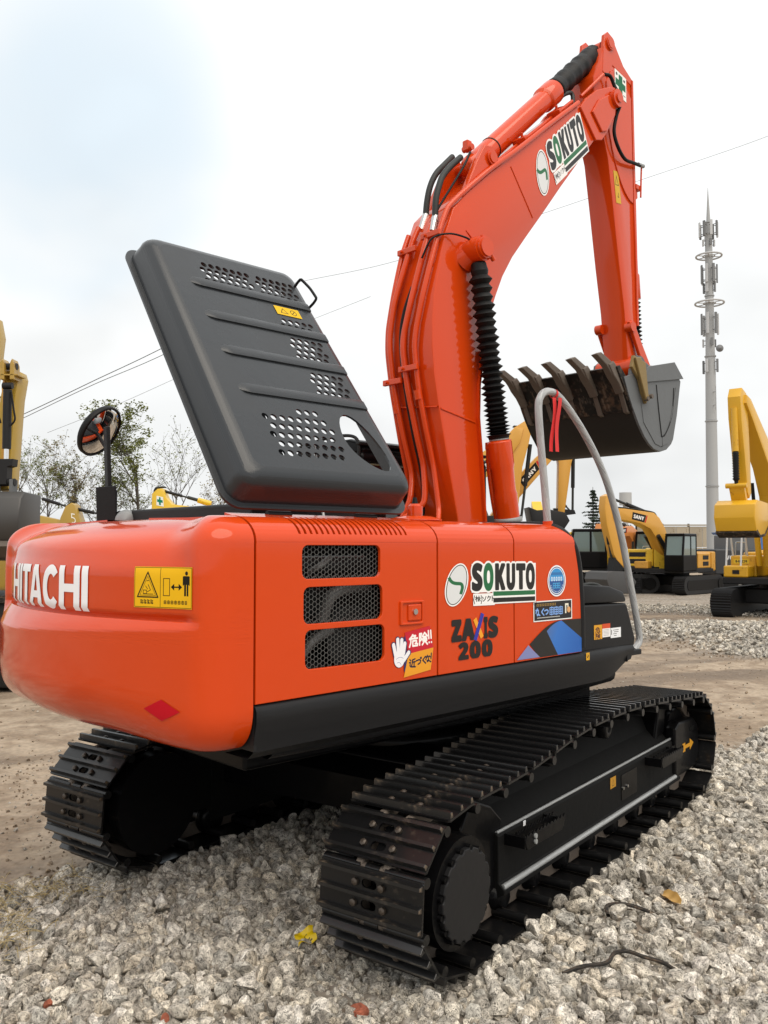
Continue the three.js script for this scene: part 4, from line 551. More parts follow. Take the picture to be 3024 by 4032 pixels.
const boltGeo = merge([new THREE.CylinderGeometry(0.0185, 0.0185, 0.015, 6, 1).translate(0, 0.0075, 0), new THREE.CylinderGeometry(0.008, 0.0185, 0.006, 6, 1).translate(0, 0.018, 0)]);
const linkGeo = merge([box(0.045, 0.085, 0.28, -0.085, -0.062, 0, 0.012), box(0.045, 0.085, 0.28, 0.075, -0.062, 0, 0.012), new THREE.CylinderGeometry(0.032, 0.032, 0.2, 12, 1).rotateZ(Math.PI / 2).translate(-0.005, -0.06, 0.14)]);
for (const s of [1, -1]) {
  const cx = 1.175 * s;
  const tr = new THREE.Group(); tr.name = 'crawler_track'; tr.position.set(cx, 0, 0); EX.add(tr);
  const links = [];
  for (let i = 0; i < NSHOE; i++) {
    const s0 = 0.10 + i * PITCH, a = loopCurve.at(s0 - PITCH / 2), b = loopCurve.at(s0 + PITCH / 2), f = (a[0] + b[0]) / 2, y = (a[1] + b[1]) / 2;
    const dir = V(0, b[1] - a[1], -(b[0] - a[0])).normalize(), nrm = new THREE.Vector3().crossVectors(V(1, 0, 0), dir).normalize();
    // path runs rearwards along the ground, up round the sprocket and forward on top: outward normal
    const m4 = new THREE.Matrix4().makeBasis(V(1, 0, 0), nrm, new THREE.Vector3().crossVectors(V(1, 0, 0), nrm)).setPosition(0, y, -f);
    const sh = new THREE.Mesh(shoeGeo, [M.shoe, f < -1.45 && y > 0.3 ? M.dusty : M.cleanShoe]); sh.name = 'track_shoe'; sh.castShadow = sh.receiveShadow = true; sh.applyMatrix4(m4); tr.add(sh);
    links.push(linkGeo.clone().applyMatrix4(m4));
    if (f < -1.25 && y > 0.06) for (const [bx, bz] of [[-0.082, -0.047], [0.072, -0.047], [-0.088, 0.049], [0.085, 0.049]]) { const bo = new THREE.Mesh(boltGeo, M.bolt); bo.name = 'shoe_bolt'; bo.castShadow = true; bo.applyMatrix4(m4.clone().multiply(new THREE.Matrix4().makeTranslation(bx, 0, bz))); tr.add(bo); }
  }
  const ch = part('chain', links, M.toothRust, tr); ch.userData.kind = 'stuff';
  // sprocket, idler
  const teeth = []; for (let k = 0; k < 21; k++) { const a = k / 21 * 6.28318; teeth.push(box(0.06, 0.06, 0.05, 0, 0, 0, 0, [a, 0, 0]).translate(0, SP[1] + 0.325 * Math.cos(a), -SP[0] + 0.325 * Math.sin(a))); }
  part('sprocket', [rod(P(-0.035, SP[1], SP[0]), P(0.035, SP[1], SP[0]), 0.315, 0.315, 32), ...teeth], M.black, tr);
  part('idler', [rod(P(-0.08, ID[1], ID[0]), P(0.08, ID[1], ID[0]), 0.27, 0.27, 32), rod(P(-0.03, ID[1], ID[0]), P(0.03, ID[1], ID[0]), 0.315, 0.315, 32)], M.black, tr);
  // final drive and its bolted cover
  const o = 1, hub = part('final_drive', [rod(P(-0.22 * s, SP[1] - 0.02, SP[0] + 0.02), P(0.25 * s, SP[1] - 0.03, SP[0] + 0.03), 0.285, 0.268, 48), rod(P(-0.3 * s, SP[1], SP[0] + 0.05), P(-0.2 * s, SP[1], SP[0] + 0.05), 0.32, 0.32, 32)], M.black, tr);
  const cover = []; for (let i = 0; i < 192; i++) { const a = i / 192 * 6.28318, ph = (i % 12) / 12, dent = Math.max(0, 1 - (Math.abs(ph - 0.5) * 4.6) ** 2); const r = 0.222 - 0.014 * Math.sqrt(dent); cover.push([SP[0] + 0.035 + r * Math.cos(a), SP[1] - 0.035 + r * Math.sin(a)]); }
  const cg = side(cover, s > 0 ? 0.252 : -0.285, s > 0 ? 0.285 : -0.252, 0.006);
  part('drive_cover', cg, M.skirt, tr);
  for (let k = 0; k < 16; k++) { const a = (k + 0.5) / 16 * 6.28318, f = SP[0] + 0.035 + 0.221 * Math.cos(a), y = SP[1] - 0.035 + 0.221 * Math.sin(a); part('cover_bolt', rod(P(0.24 * s, y, f), P(0.276 * s, y, f), 0.015, 0.015, 8), M.black, tr); }
  // side frame
  const sx = p => [p[0] * s - cx, p[1]], sec = [[0.98, 0.15], [1.30, 0.15], [1.355, 0.185], [1.355, 0.205], [1.318, 0.240], [1.318, 0.488], [1.305, 0.505], [1.285, 0.505], [1.17, 0.60], [1.09, 0.74], [0.98, 0.78]];
  const fr = part('side_frame', [along(sec.map(sx), -1.27, 1.68, 0.006), along([[0.99, 0.25], [1.24, 0.25], [1.22, 0.52], [1.1, 0.68], [0.99, 0.7]].map(sx), -1.50, -1.27, 0.006), along([[1.0, 0.2], [1.3, 0.2], [1.3, 0.5], [1.1, 0.66], [1.0, 0.66]].map(sx), 1.68, 1.9, 0.006)], M.blackDull, tr);
  const plate = (pts, x0, x1, bv) => side(pts, Math.min(x0 * s - cx, x1 * s - cx), Math.max(x0 * s - cx, x1 * s - cx), bv);
  part('edge_glint', rod(P(1.300 * s - cx, 0.505, -1.26), P(1.300 * s - cx, 0.515, 1.60), 0.0095, 0.0095, 10), M.glintGrey, tr); part('edge_glint', rod(P(1.338 * s - cx, 0.217, -1.26), P(1.338 * s - cx, 0.217, 1.60), 0.017, 0.017, 10), M.glintGrey, tr);  // added bars, coloured pale as painted highlights on the frame edges
  part('idler_yoke', [plate([[1.60, 0.20], [1.60, 0.60], [1.70, 0.64], [2.08, 0.62], [2.20, 0.54], [2.22, 0.30], [2.10, 0.20]], 1.25, 1.345, 0.02), plate([[1.4, 0.52], [1.62, 0.56], [1.66, 0.80], [1.5, 0.80]], 1.05, 1.25, 0.02)], M.black, tr);
  part('drive_guard', [plate([[-1.62, 0.60], [-1.50, 0.74], [-1.30, 0.66], [-1.18, 0.56], [-1.2, 0.2], [-1.32, 0.2], [-1.45, 0.5]], 1.15, 1.29, 0.012)], M.black, tr);
  part('yoke_slot', plate(rrect(1.95, 0.52, 2.08, 0.56, 0.018), 1.343, 1.3475, 0), M.blackMatt, tr);
  for (const f of [-1.22, -0.85, -0.45, -0.05, 0.35, 0.75, 1.1, 1.42]) part('bottom_roller', [lathe([[0, 0], [0.085, 0], [0.085, 0.05], [0.11, 0.055], [0.11, 0.075], [0.085, 0.08], [0.085, 0.2], [0.11, 0.205], [0.11, 0.225], [0.085, 0.23], [0.075, 0.30], [0.05, 0.31], [0.05, 0.335], [0, 0.335]], V((1.0 - 1.175) * s, 0.15, -f), V((1.4 - 1.175) * s, 0.15, -f), 18)], M.black, tr);
  for (const [f, y] of [[-0.72, 0.835], [0.14, 0.85], [0.9, 0.83]].slice(0, 2)) part('carrier_roller', [lathe([[0, 0], [0.055, 0], [0.055, 0.12], [0.075, 0.125], [0.075, 0.22], [0.06, 0.24], [0.07, 0.25], [0.07, 0.31], [0.05, 0.32], [0.028, 0.32], [0.028, 0.312], [0, 0.312]], V((1.06 - 1.175) * s, y, -f), V((1.5 - 1.175) * s, y, -f), 18), box(0.1, 0.16, 0.12, (1.05 - 1.175) * s, y - 0.08, -f, 0.01)], M.black, tr);
  // serrated steps
  if (s > 0) {
    for (const f0 of [-1.20, 0.98]) {
      const saw = [[f0, 0.0], [f0 + 0.5, 0.0]]; for (let i = 0; i <= 20; i++) saw.push([f0 + 0.5 - 0.5 * i / 20, i % 2 ? 0.062 : 0.075]);
      part('foot_step', [side([[f0 + 0.02, 0.42], [f0 + 0.46, 0.42], [f0 + 0.50, 0.47], ...Array.from({ length: 23 }, (_, i) => [f0 + 0.50 - 0.48 * i / 22, i % 2 ? 0.485 : 0.503]), [f0, 0.46]], 0.262, 0.274, 0.002), boxR(0.14, 0.27, 0.43, 0.49, f0 - 0.004, f0 + 0.014), boxR(0.14, 0.27, 0.43, 0.48, f0 + 0.475, f0 + 0.49), side(Array.from({ length: 25 }, (_, i) => [f0 + 0.48 - 0.46 * i / 24, i % 2 ? 0.487 : 0.505]).concat([[f0 + 0.02, 0.46], [f0 + 0.48, 0.46]]), 0.20, 0.208, 0.001)], M.black, tr);
    }
    part('grease_plate', [side(rrect(0.50, 0.275, 0.80, 0.455, 0.012), 0.142, 0.148, 0.001)], M.black, tr);
    for (const f of [0.52, 0.60]) part('plate_bolt', rod(P(0.147, 0.36, f), P(0.158, 0.36, f), 0.012, 0.012, 6), M.steel, tr);
    const stk = (nm, f0, y0, f1, y1, draw, x = 0.1462, w = 128, h = 64) => part(nm, gridGeo(1, 1, (u, v) => P(x, lerp(y0, y1, v), lerp(f0, f1, u))), stick(canvasTex(w, h, draw)), tr);
    stk('travel_arrow', 1.76, 0.36, 2.06, 0.47, x => { x.fillStyle = '#c98f25'; x.beginPath(); x.moveTo(2, 12); x.lineTo(34, 12); x.lineTo(34, 24); x.lineTo(84, 24); x.lineTo(84, 4); x.lineTo(126, 32); x.lineTo(84, 60); x.lineTo(84, 42); x.lineTo(34, 42); x.lineTo(34, 54); x.lineTo(2, 54); x.lineTo(14, 32); x.fill(); }, 0.1725);
    stk('yellow_plate', 0.30, 0.40, 0.40, 0.475, x => { x.fillStyle = '#b5842a'; x.fillRect(0, 0, 128, 64); x.strokeStyle = '#7c5716'; x.lineWidth = 5; x.beginPath(); x.moveTo(40, 50); x.lineTo(64, 14); x.lineTo(88, 50); x.closePath(); x.stroke(); });
    stk('number_plate', -0.985, 0.37, -0.955, 0.41, x => { x.fillStyle = '#e3e5e8'; x.fillRect(0, 0, 128, 64); x.strokeStyle = '#223'; x.lineWidth = 10; x.beginPath(); x.arc(64, 32, 18, 0, 7); x.stroke(); });
    stk('number_plate', -0.985, 0.475, -0.955, 0.505, x => { x.fillStyle = '#e3e5e8'; x.fillRect(0, 0, 128, 64); });
    for (const y of [0.445, 0.475]) part('step_bolt', rod(P(0.272, y, -1.09), P(0.284, y, -1.09), 0.014, 0.014, 10), M.greySteel, tr);
  }
}
// ---------- ground ----------
// material patches of the yard (X right, F forward of the machine's tracks)
const wob = (X, F, f = 0.9, a = 1) => (fbm(X * f + 3.1, F * f + 8.4, 0.3, 3) - 0.5) * a;
function gravelAt(X, F) {
  const w = wob(X, F, 0.8, 1.6), w2 = wob(X + 40, F, 0.35, 4);
  let g = sstep(-1.75, -1.0, X + w * 0.5 + (F + 2) * 0.05) * sstep(2.2, 0.6, F + w + Math.max(0, X) * -2.4 - (X > 1.2 ? 6.5 : 0));
  if (X > 1.2) g = Math.max(g, sstep(9.6, 7.6, F + w2 * 0.5));
  g *= 1 - 0.55 * sstep(0.85, 0.2, Math.hypot((X - 2.0) * 0.95, (F + 0.35) * 0.55) + w * 0.25);
  const heap = Math.max(sstep(2.6, 1.2, Math.hypot((X + 1.2) * 0.42, F - 14.6) + w * 0.5), sstep(3.0, 1.5, Math.hypot((X - 2.6) * 0.5, (F - 13.2)) + w * 0.6));
  g = Math.max(g, heap);
  g = Math.max(g, 0.75 * sstep(20, 23, F + w2) * sstep(-16, -9, X + w2) * sstep(60, 45, F));
  return clamp(g);
}
function groundY(X, F) {
  let h = wob(X, F, 0.35, 0.10) + wob(X, F, 2.2, 0.05);
  const under = sstep(2.6, 1.6, Math.abs(X)) * sstep(3.2, 2.2, Math.abs(F)); h *= 1 - 0.75 * under; h -= 0.012;
  h += 0.34 * sstep(2.8, 0.3, Math.hypot((X + 1.2) * 0.40, F - 14.6)) + 0.3 * sstep(3.2, 0.3, Math.hypot((X - 2.6) * 0.5, F - 13.2));
  h += 0.06 * sstep(0.5, 0.05, Math.abs(X - 1.74)) * sstep(1.7, 1.0, Math.abs(F)) * (0.5 + wob(X, F, 1.5, 1));
  h -= 0.05 * sstep(0.75, 0.35, Math.hypot(Math.abs(X) - 1.2, (F + 2.3) * 0.8)); h -= 0.05 * sstep(-1.4, -2.2, X) * sstep(4, 1, Math.abs(F));
  return h;
}
const GX0 = -40, GX1 = 24, GF0 = -10, GF1 = 54;
{
  const N = 2048, d = new Uint8Array(N * N * 4);
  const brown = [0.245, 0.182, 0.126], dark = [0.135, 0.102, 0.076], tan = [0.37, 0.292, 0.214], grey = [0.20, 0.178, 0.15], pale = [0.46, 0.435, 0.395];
  const toS = c => 255 * (c <= 0.0031 ? c * 12.9 : 1.055 * Math.pow(c, 1 / 2.4) - 0.055);
  for (let j = 0; j < N; j++) for (let i = 0; i < N; i++) {
    const X = lerp(GX0, GX1, (i + 0.5) / N), F = lerp(GF0, GF1, (j + 0.5) / N);
    const far = Math.hypot(X - 3.7, F + 5.5);
    const g = (i % 2 || j % 2) && 0 ? 0 : gravelAt(X, F);
    const n1 = vnoise(X * 1.3, F * 1.3, 3), n2 = vnoise(X * 7, F * 7, 5), n3 = hash(i, j, 3), n4 = vnoise(X * 0.35 + F * 0.1, F * 0.9, 9), rut = vnoise((X * 0.8 - F * 0.6) * 2.2, (X * 0.6 + F * 0.8) * 0.22, 4);
    const c = [0, 1, 2].map(k => {
      let v = lerp(brown[k], tan[k], sstep(0.35, 0.75, n1 * 0.5 + n2 * 0.5)); v = lerp(v, dark[k], 0.75 * sstep(0.5, 0.8, rut * 0.6 + n4 * 0.4)); v *= 0.82 + 0.36 * n3;
      let q = lerp(grey[k], pale[k], sstep(0.3, 0.8, n3)); q = lerp(q, dark[k], 0.7 * sstep(0.62, 0.8, hash(i >> 1, j >> 1, 8)));  // gravel bed coloured darker to stand for the shade between stones
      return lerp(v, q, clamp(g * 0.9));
    });
    const o = (j * N + i) * 4; d[o] = toS(c[0]); d[o + 1] = toS(c[1]); d[o + 2] = toS(c[2]); d[o + 3] = 255;
  }
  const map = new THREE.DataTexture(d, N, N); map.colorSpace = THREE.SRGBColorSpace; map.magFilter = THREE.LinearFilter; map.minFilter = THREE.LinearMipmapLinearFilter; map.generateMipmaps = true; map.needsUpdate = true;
  const bump = dataTex(512, (u, v) => { const a = tnoise(u, v, 8, 2) * 0.45 + tnoise(u, v, 40, 6) * 0.55; return [a, a, a]; }, false); bump.repeat.set(20, 20);
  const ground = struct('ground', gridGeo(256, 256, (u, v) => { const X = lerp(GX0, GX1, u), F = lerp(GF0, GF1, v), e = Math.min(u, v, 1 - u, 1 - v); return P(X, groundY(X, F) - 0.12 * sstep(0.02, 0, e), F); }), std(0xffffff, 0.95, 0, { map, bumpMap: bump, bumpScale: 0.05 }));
  const farMap = dataTex(256, (u, v) => { const a = tnoise(u, v, 6, 12), b = tnoise(u, v, 50, 13); return [0.60, 0.54, 0.47].map(q => q * (0.78 + 0.3 * a + 0.15 * b)); }); farMap.repeat.set(60, 60);
  struct('far_ground', new THREE.PlaneGeometry(1400, 1400).rotateX(-Math.PI / 2).translate(0, -0.14, 0), std(0xffffff, 0.95, 0, { map: farMap }));

  // ---------- gravel ----------
  function stoneGeo(k, det) {
    const g0 = mergeVertices(new THREE.IcosahedronGeometry(1, det).deleteAttribute('uv').deleteAttribute('normal'), 1e-3), p = g0.attributes.position, cuts = [];
    for (let c = 0; c < 13; c++) { const a = hash(k, c, 1) * 6.283, z = hash(k, c, 2) * 2 - 1, q = Math.sqrt(1 - z * z); cuts.push([q * Math.cos(a), z, q * Math.sin(a), 0.52 + 0.32 * hash(k, c, 3)]); }
    for (let i = 0; i < p.count; i++) { let x = p.getX(i), y = p.getY(i), z = p.getZ(i); const n = 0.92 + 0.26 * vnoise(x * 1.4 + k * 9, y * 1.4, z * 1.4) + 0.07 * vnoise(x * 5 + k, y * 5, z * 5 + 7); x *= n; y *= n; z *= n; for (const c of cuts) { const t = x * c[0] + y * c[1] + z * c[2] - c[3]; if (t > 0) { x -= c[0] * t; y -= c[1] * t; z -= c[2] * t; } } p.setXYZ(i, x, y * 0.82, z); }
    let g = toCreasedNormals(g0, 24 * R); const q = g.attributes.position, uv = new Float32Array(q.count * 2), A = V(), B = V(), C = V(), Nn = V(); for (let i = 0; i < q.count; i += 3) { A.fromBufferAttribute(q, i); B.fromBufferAttribute(q, i + 1); C.fromBufferAttribute(q, i + 2); Nn.crossVectors(B.clone().sub(A), C.clone().sub(A)); const ax = Math.abs(Nn.x), ay = Math.abs(Nn.y), az = Math.abs(Nn.z); [A, B, C].forEach((w, m) => { const uu = ay >= ax && ay >= az ? [w.x, w.z] : ax >= az ? [w.z, w.y] : [w.x, w.y]; uv[(i + m) * 2] = uu[0] * 0.4 + k * 0.17; uv[(i + m) * 2 + 1] = uu[1] * 0.4 + k * 0.31; }); } g.setAttribute('uv', new THREE.BufferAttribute(uv, 2)); return g;
  }
  const stoneMap = dataTex(256, (u, v) => { const a = tnoise(u, v, 10, 101), b = tnoise(u, v, 34, 102), c = tnoise(u, v, 5, 103); let t = 0.72 + 0.55 * (a - 0.5) + 0.40 * (b - 0.5); t *= 1 - 0.55 * sstep(0.55, 0.66, b * 0.6 + c * 0.4); return [t, t * 0.975, t * 0.935].map(q => clamp(q * 1.18)); });
  const stoneMat = std(0xffffff, 0.9, 0, { map: stoneMap, bumpMap: stoneMap, bumpScale: 0.0025 });
  const tints = [[1.02, 0.995, 0.95], [0.87, 0.84, 0.785], [1.12, 1.10, 1.07], [0.58, 0.555, 0.52], [0.97, 0.905, 0.805], [0.74, 0.735, 0.71], [1.06, 1.02, 0.94]], clod = [[0.56, 0.44, 0.33], [0.50, 0.395, 0.30], [0.64, 0.52, 0.41]];
  const geos = [0, 1, 2, 3].map(k => stoneGeo(k, 2)), smallGeos = [4, 5, 6].map(k => stoneGeo(k, 1));
  const near = []; const all = geos.concat(smallGeos).map(() => []);
  const cam = camera.position, fwd = [-Math.sin(36.65 * R), Math.cos(36.65 * R)], rgt = [Math.cos(36.65 * R), Math.sin(36.65 * R)];
  const drop = (depth, lat, size, big) => {
    const X = cam.x + fwd[0] * depth + rgt[0] * lat, F = -cam.z + fwd[1] * depth + rgt[1] * lat;
    const g = gravelAt(X, F); if (rnd() > (big ? g * 1.05 : g + 0.14)) return;
    const inTrack = Math.abs(Math.abs(X) - 1.175) < 0.31 && F > -2.2 && F < 2.25;
    const y = groundY(X, F), r = size * (g < 0.4 ? rr(0.25, 0.6) : 1);
    const top = inTrack ? Math.min(y + r * 0.2, 0.0 - r * 0.6) : y + r * (big ? rr(0.1, 0.85) : rr(-0.1, 0.5));
    if (Math.abs(F + 2.1) < 0.3 && Math.abs(Math.abs(X) - 1.175) < 0.33 && F < -1.8 && !inTrack && r > 0.03) return;
    return { X, F, y: top, r, q: [rr(0, 6.28), rr(0, 6.28), rr(0, 6.28)], s: [rr(0.75, 1.3), rr(0.65, 1.0), rr(0.75, 1.25)], t: (b => (g < 0.4 && rnd() < 0.75 ? clod[Math.floor(rnd() * 3)] : tints[Math.floor(rnd() * tints.length)]).map(c => c * b))(rr(0.58, 1.02)), dist: depth };
  };
  const place = (o, set) => { if (o) all[set].push(o); };
  // sizes follow a few large, many small
  for (let i = 0; i < 52000; i++) { const dp = 3.2 + 5.8 * Math.pow(rnd(), 0.75), o = drop(dp, rr(-0.5, 0.5) * dp * 0.98, 0.010 + 0.026 * Math.pow(rnd(), 1.7), false); if (o) place(o, 4 + i % 3); }
  for (let i = 0; i < 13500; i++) { const dp = 3.2 + 5.0 * Math.pow(rnd(), 0.75), o = drop(dp, rr(-0.5, 0.5) * dp * 0.98, 0.024 + 0.040 * Math.pow(rnd(), 2.2), true); if (o) { o.k = i % 4; near.push(o); } }
  for (let i = 0; i < 42000; i++) { const dp = 7 + 9 * rnd(), o = drop(dp, rr(-0.5, 0.5) * dp * 0.98, 0.018 + 0.030 * Math.pow(rnd(), 1.6), i % 3 > 0); if (o) place(o, 4 + i % 3); }
  for (let i = 0; i < 26000; i++) { const dp = 15 + 16 * rnd(), o = drop(dp, rr(0.05, 0.5) * dp * 0.98, 0.03 + 0.035 * Math.pow(rnd(), 1.6), true); if (o) place(o, 4 + i % 3); }
  near.sort((a, b) => b.r / b.dist - a.r / a.dist);
  const euler = new THREE.Euler(), quat = new THREE.Quaternion(), m4 = new THREE.Matrix4();
  const mat4 = o => { euler.set(...o.q); quat.setFromEuler(euler); return m4.compose(P(o.X, o.y, o.F), quat, V(o.r * o.s[0], o.r * o.s[1], o.r * o.s[2])).clone(); };
  const pieceMats = tints.map(t => { const m = stoneMat.clone(); m.color.setRGB(...t.map(c => c * 0.86)); return m; });
  const inFrame = o => { const v = P(o.X, o.y, o.F).applyMatrix4(camera.matrixWorldInverse).applyMatrix4(camera.projectionMatrix); return Math.abs(v.x) < 1 && Math.abs(v.y) < 1; };
  camera.updateMatrixWorld(); camera.updateProjectionMatrix();
  let count = 0; const rest = [];
  const pieceGeos = [0, 1, 2, 3].map(k => stoneGeo(k + 20, 1));
  for (const o of near) { if (count < 300 && inFrame(o) && !(Math.abs(o.X) < 1.5 && o.F > -2.0)) { const m = part('stone', pieceGeos[o.k], pieceMats[Math.floor(hash(count, 5, 5) * 7)], ground); m.applyMatrix4(mat4(o)); count++; } else rest.push(o); }
  for (const o of rest) all[o.k].push(o);
  const gravel = new THREE.Group(); gravel.name = 'gravel'; gravel.userData = { kind: 'stuff', label: 'loose pale crushed stone covering the yard', category: 'gravel' }; scene.add(gravel);
  const col = new THREE.Color();
  all.forEach((list, k) => { const im = new THREE.InstancedMesh(geos.concat(smallGeos)[k], stoneMat, list.length); im.name = 'loose_stones'; im.castShadow = im.receiveShadow = true; list.forEach((o, i) => { im.setMatrixAt(i, mat4(o)); im.setColorAt(i, col.setRGB(...o.t)); }); im.userData.kind = 'stuff'; gravel.add(im); });
  console.log('stones', all.map(a => a.length).join(' '), 'pieces', count);

  // ---------- litter on the ground ----------
  const gy = (X, F, d = 0) => groundY(X, F) + d;
  const brickMat = std(lin(0.42, 0.12, 0.065), 0.9, 0, { bumpMap: stoneMap, bumpScale: 0.01 });
  const frag = (X, F, r, label, k) => { const m = solo('brick_fragment', stoneGeo(30 + k, 1), brickMat, label, 'brick', 'brick fragments in the gravel'); m.scale.set(r * 1.2, r * 0.8, r); m.position.copy(P(X, gy(X, F, r * 0.4 + 0.022), F)); m.rotation.set(0.3 * k, k * 1.3, 0.2); };
  frag(1.22, -2.36, 0.056, 'reddish orange brick fragment below the right track, at the bottom edge', 0);
  frag(0.10, -3.2, 0.03, 'small orange brick chip at the lower left edge of the gravel', 1);
  frag(0.62, -2.98, 0.026, 'tiny orange brick chip among large pale stones at lower left', 2);
  const wrapG = gridGeo(10, 8, (u, v) => P((u - 0.5) * 0.10 + 0.006 * Math.sin(v * 7), 0.010 * Math.sin(u * 7 + v * 3) + 0.02 * Math.abs(v - 0.4) + 0.008 * Math.sin(v * 11 + u * 4), (v - 0.5) * 0.10 + 0.006 * Math.sin(u * 8)));
  const wr = solo('wrapper', wrapG, phys(0xffffff, 0.4, { map: canvasTex(128, 96, x => { x.fillStyle = '#d6b608'; x.fillRect(0, 0, 128, 96); x.strokeStyle = '#3b3408'; x.lineWidth = 5; x.beginPath(); x.arc(78, 40, 16, 1, 5); x.moveTo(60, 60); x.lineTo(96, 66); x.stroke(); }) }), 'crumpled yellow wrapper on gravel between the tracks', 'wrapper');
  wr.position.copy(P(0.62, gy(0.62, -2.06, 0.07), -2.06)); wr.rotation.set(0.45, 0.9, -0.1);
  const leafG = gridGeo(14, 8, (u, v) => { const a = (u - 0.5) * 2, b = (v - 0.5) * 2, w = 0.04 * Math.pow(1 - a * a, 0.6) + 0.002; return V(a * 0.085, 0.03 * b * b * (1 - a * a) + 0.006 * a * a + 0.004 * Math.sin(a * 9), b * w); });
  const lf = solo('fallen_leaf', leafG, phys(lin(0.50, 0.30, 0.085), 0.6, { transmission: 0.2, thickness: 0 }), 'curled ochre yellow leaf on the bare dirt right of the track', 'leaf');
  lf.position.copy(P(1.97, gy(1.97, -0.42, 0.035), -0.42)); lf.rotation.set(0.15, -0.5, 0);
  const cordMat = std(0xffffff, 0.9, 0, { map: rustTex, bumpMap: rustTex, bumpScale: 0.01 });
  const cord = (pts, r, label) => solo('cord', tube(pts.map(p => P(p[0], gy(p[0], p[1], (p[2] ?? 0.03) + 0.03), p[1])), r, 40, 8), cordMat, label, 'cord', 'pieces of dark cord on the gravel');
  cord([[1.80, -0.92, 0.02], [1.755, -0.83, 0.03], [1.80, -0.77, 0.035], [1.87, -0.735, 0.03], [1.95, -0.70, 0.015]], 0.011, 'short dark cord bent like a hook, on dirt below the yellow leaf');
  cord([[1.86, -1.62, 0.03], [1.92, -1.53, 0.045], [2.0, -1.43, 0.045], [2.0, -1.33, 0.05], [2.05, -1.28, 0.055], [2.12, -1.27, 0.05], [2.2, -1.23, 0.035], [2.27, -1.22, 0.01]], 0.010, 'long wavy dark cord across the stones at lower right');
  // ribbon scrap, dry straw
  const strawMat = std(lin(0.40, 0.31, 0.15), 0.8);
  const straw = []; for (let i = 0; i < 190; i++) { const c = [[-0.85, -2.92], [-0.55, -3.02], [-1.05, -2.35], [-1.2, -2.6]][i % 4], X = c[0] + rr(-0.3, 0.3) * rr(0.3, 1), F = c[1] + rr(-0.26, 0.26) * rr(0.3, 1), a = rr(0, 6.28), L = rr(0.05, 0.17), h = rr(0.0, 0.09), y = gy(X, F, rr(0.05, 0.085)); straw.push(new THREE.TubeGeometry(new THREE.QuadraticBezierCurve3(P(X, y, F), P(X + Math.cos(a) * L * 0.5, y + h, F + Math.sin(a) * L * 0.5), P(X + Math.cos(a) * L, y + h * rr(0.2, 1), F + Math.sin(a) * L + rr(-0.03, 0.03))), 5, rr(0.0012, 0.0022), 4)); }
  const sw = part('dry_grass', straw, strawMat, scene); sw.userData = { kind: 'stuff', label: 'dry straw coloured grass tufts at the left edge of the gravel', category: 'grass' };
}
// ---------- machines and things in the yard behind ----------
const yellowTex = dataTex(128, (u, v) => { const a = tnoise(u, v, 5, 201), b = tnoise(u, v, 20, 202), k = sstep(0.55, 0.8, a * 0.6 + b * 0.4); return [1, 1, 1].map((q, i) => lerp(q, [0.55, 0.45, 0.36][i], k * 0.6)); });
const paint = (r, g, b, rough = 0.45) => phys(lin(r, g, b), rough, { map: yellowTex, clearcoat: 0.3, clearcoatRoughness: 0.2 });
const Y = { sany: paint(0.60, 0.30, 0.035), lemon: paint(0.72, 0.46, 0.02), sun: paint(0.66, 0.36, 0.01), orange: paint(0.58, 0.20, 0.04), tan: paint(0.40, 0.25, 0.035) };
const darkBody = phys(lin(0.014, 0.014, 0.015), 0.5, { specularIntensity: 0.5 }), cabGlass = phys(lin(0.10, 0.15, 0.14), 0.06, { clearcoat: 1, clearcoatRoughness: 0.02 });
const trackOutline = (() => { const o = [], path = []; const r = 0.40, f = 1.75; for (let a = -90; a >= -270; a -= 11.25) path.push([-f + r * Math.cos(a * R), 0.44 + r * Math.sin(a * R)]); for (let q = -f + 0.18; q < f; q += 0.18) path.push([q, 0.84]); for (let a = 90; a >= -90; a -= 11.25) path.push([f + r * Math.cos(a * R), 0.44 + r * Math.sin(a * R)]); for (let q = f - 0.18; q > -f; q -= 0.18) path.push([q, 0.04]);
  const n = path.length; for (let i = 0; i < n; i++) { const a = path[(i + n - 1) % n], b = path[(i + 1) % n], L = Math.hypot(b[0] - a[0], b[1] - a[1]), nx = -(b[1] - a[1]) / L, ny = (b[0] - a[0]) / L, p = path[i], c = path[(i + 1) % n], m = [(p[0] + c[0]) / 2, (p[1] + c[1]) / 2]; o.push([p[0] - nx * -0.035, p[1] - ny * -0.035]); o.push([m[0], m[1]]); } return o; })();
const signTex = (txt, bg, fg, w = 256, h = 96) => canvasTex(w, h, x => { x.fillStyle = bg; x.fillRect(0, 0, w, h); bold(x, txt, w * 0.12, h * 0.24, w * 0.76, h * 0.5, fg, [fg, 6]); });
const sanyTex = canvasTex(256, 96, x => { x.fillStyle = '#1b1917'; x.beginPath(); x.moveTo(0, 0); x.lineTo(232, 0); x.lineTo(212, 96); x.lineTo(0, 96); x.fill(); x.fillStyle = '#c02a2f'; x.beginPath(); x.moveTo(238, 0); x.lineTo(256, 0); x.lineTo(236, 96); x.lineTo(218, 96); x.fill(); bold(x, 'SANY', 22, 26, 176, 46, '#e9e7e4', ['#e9e7e4', 5]); });
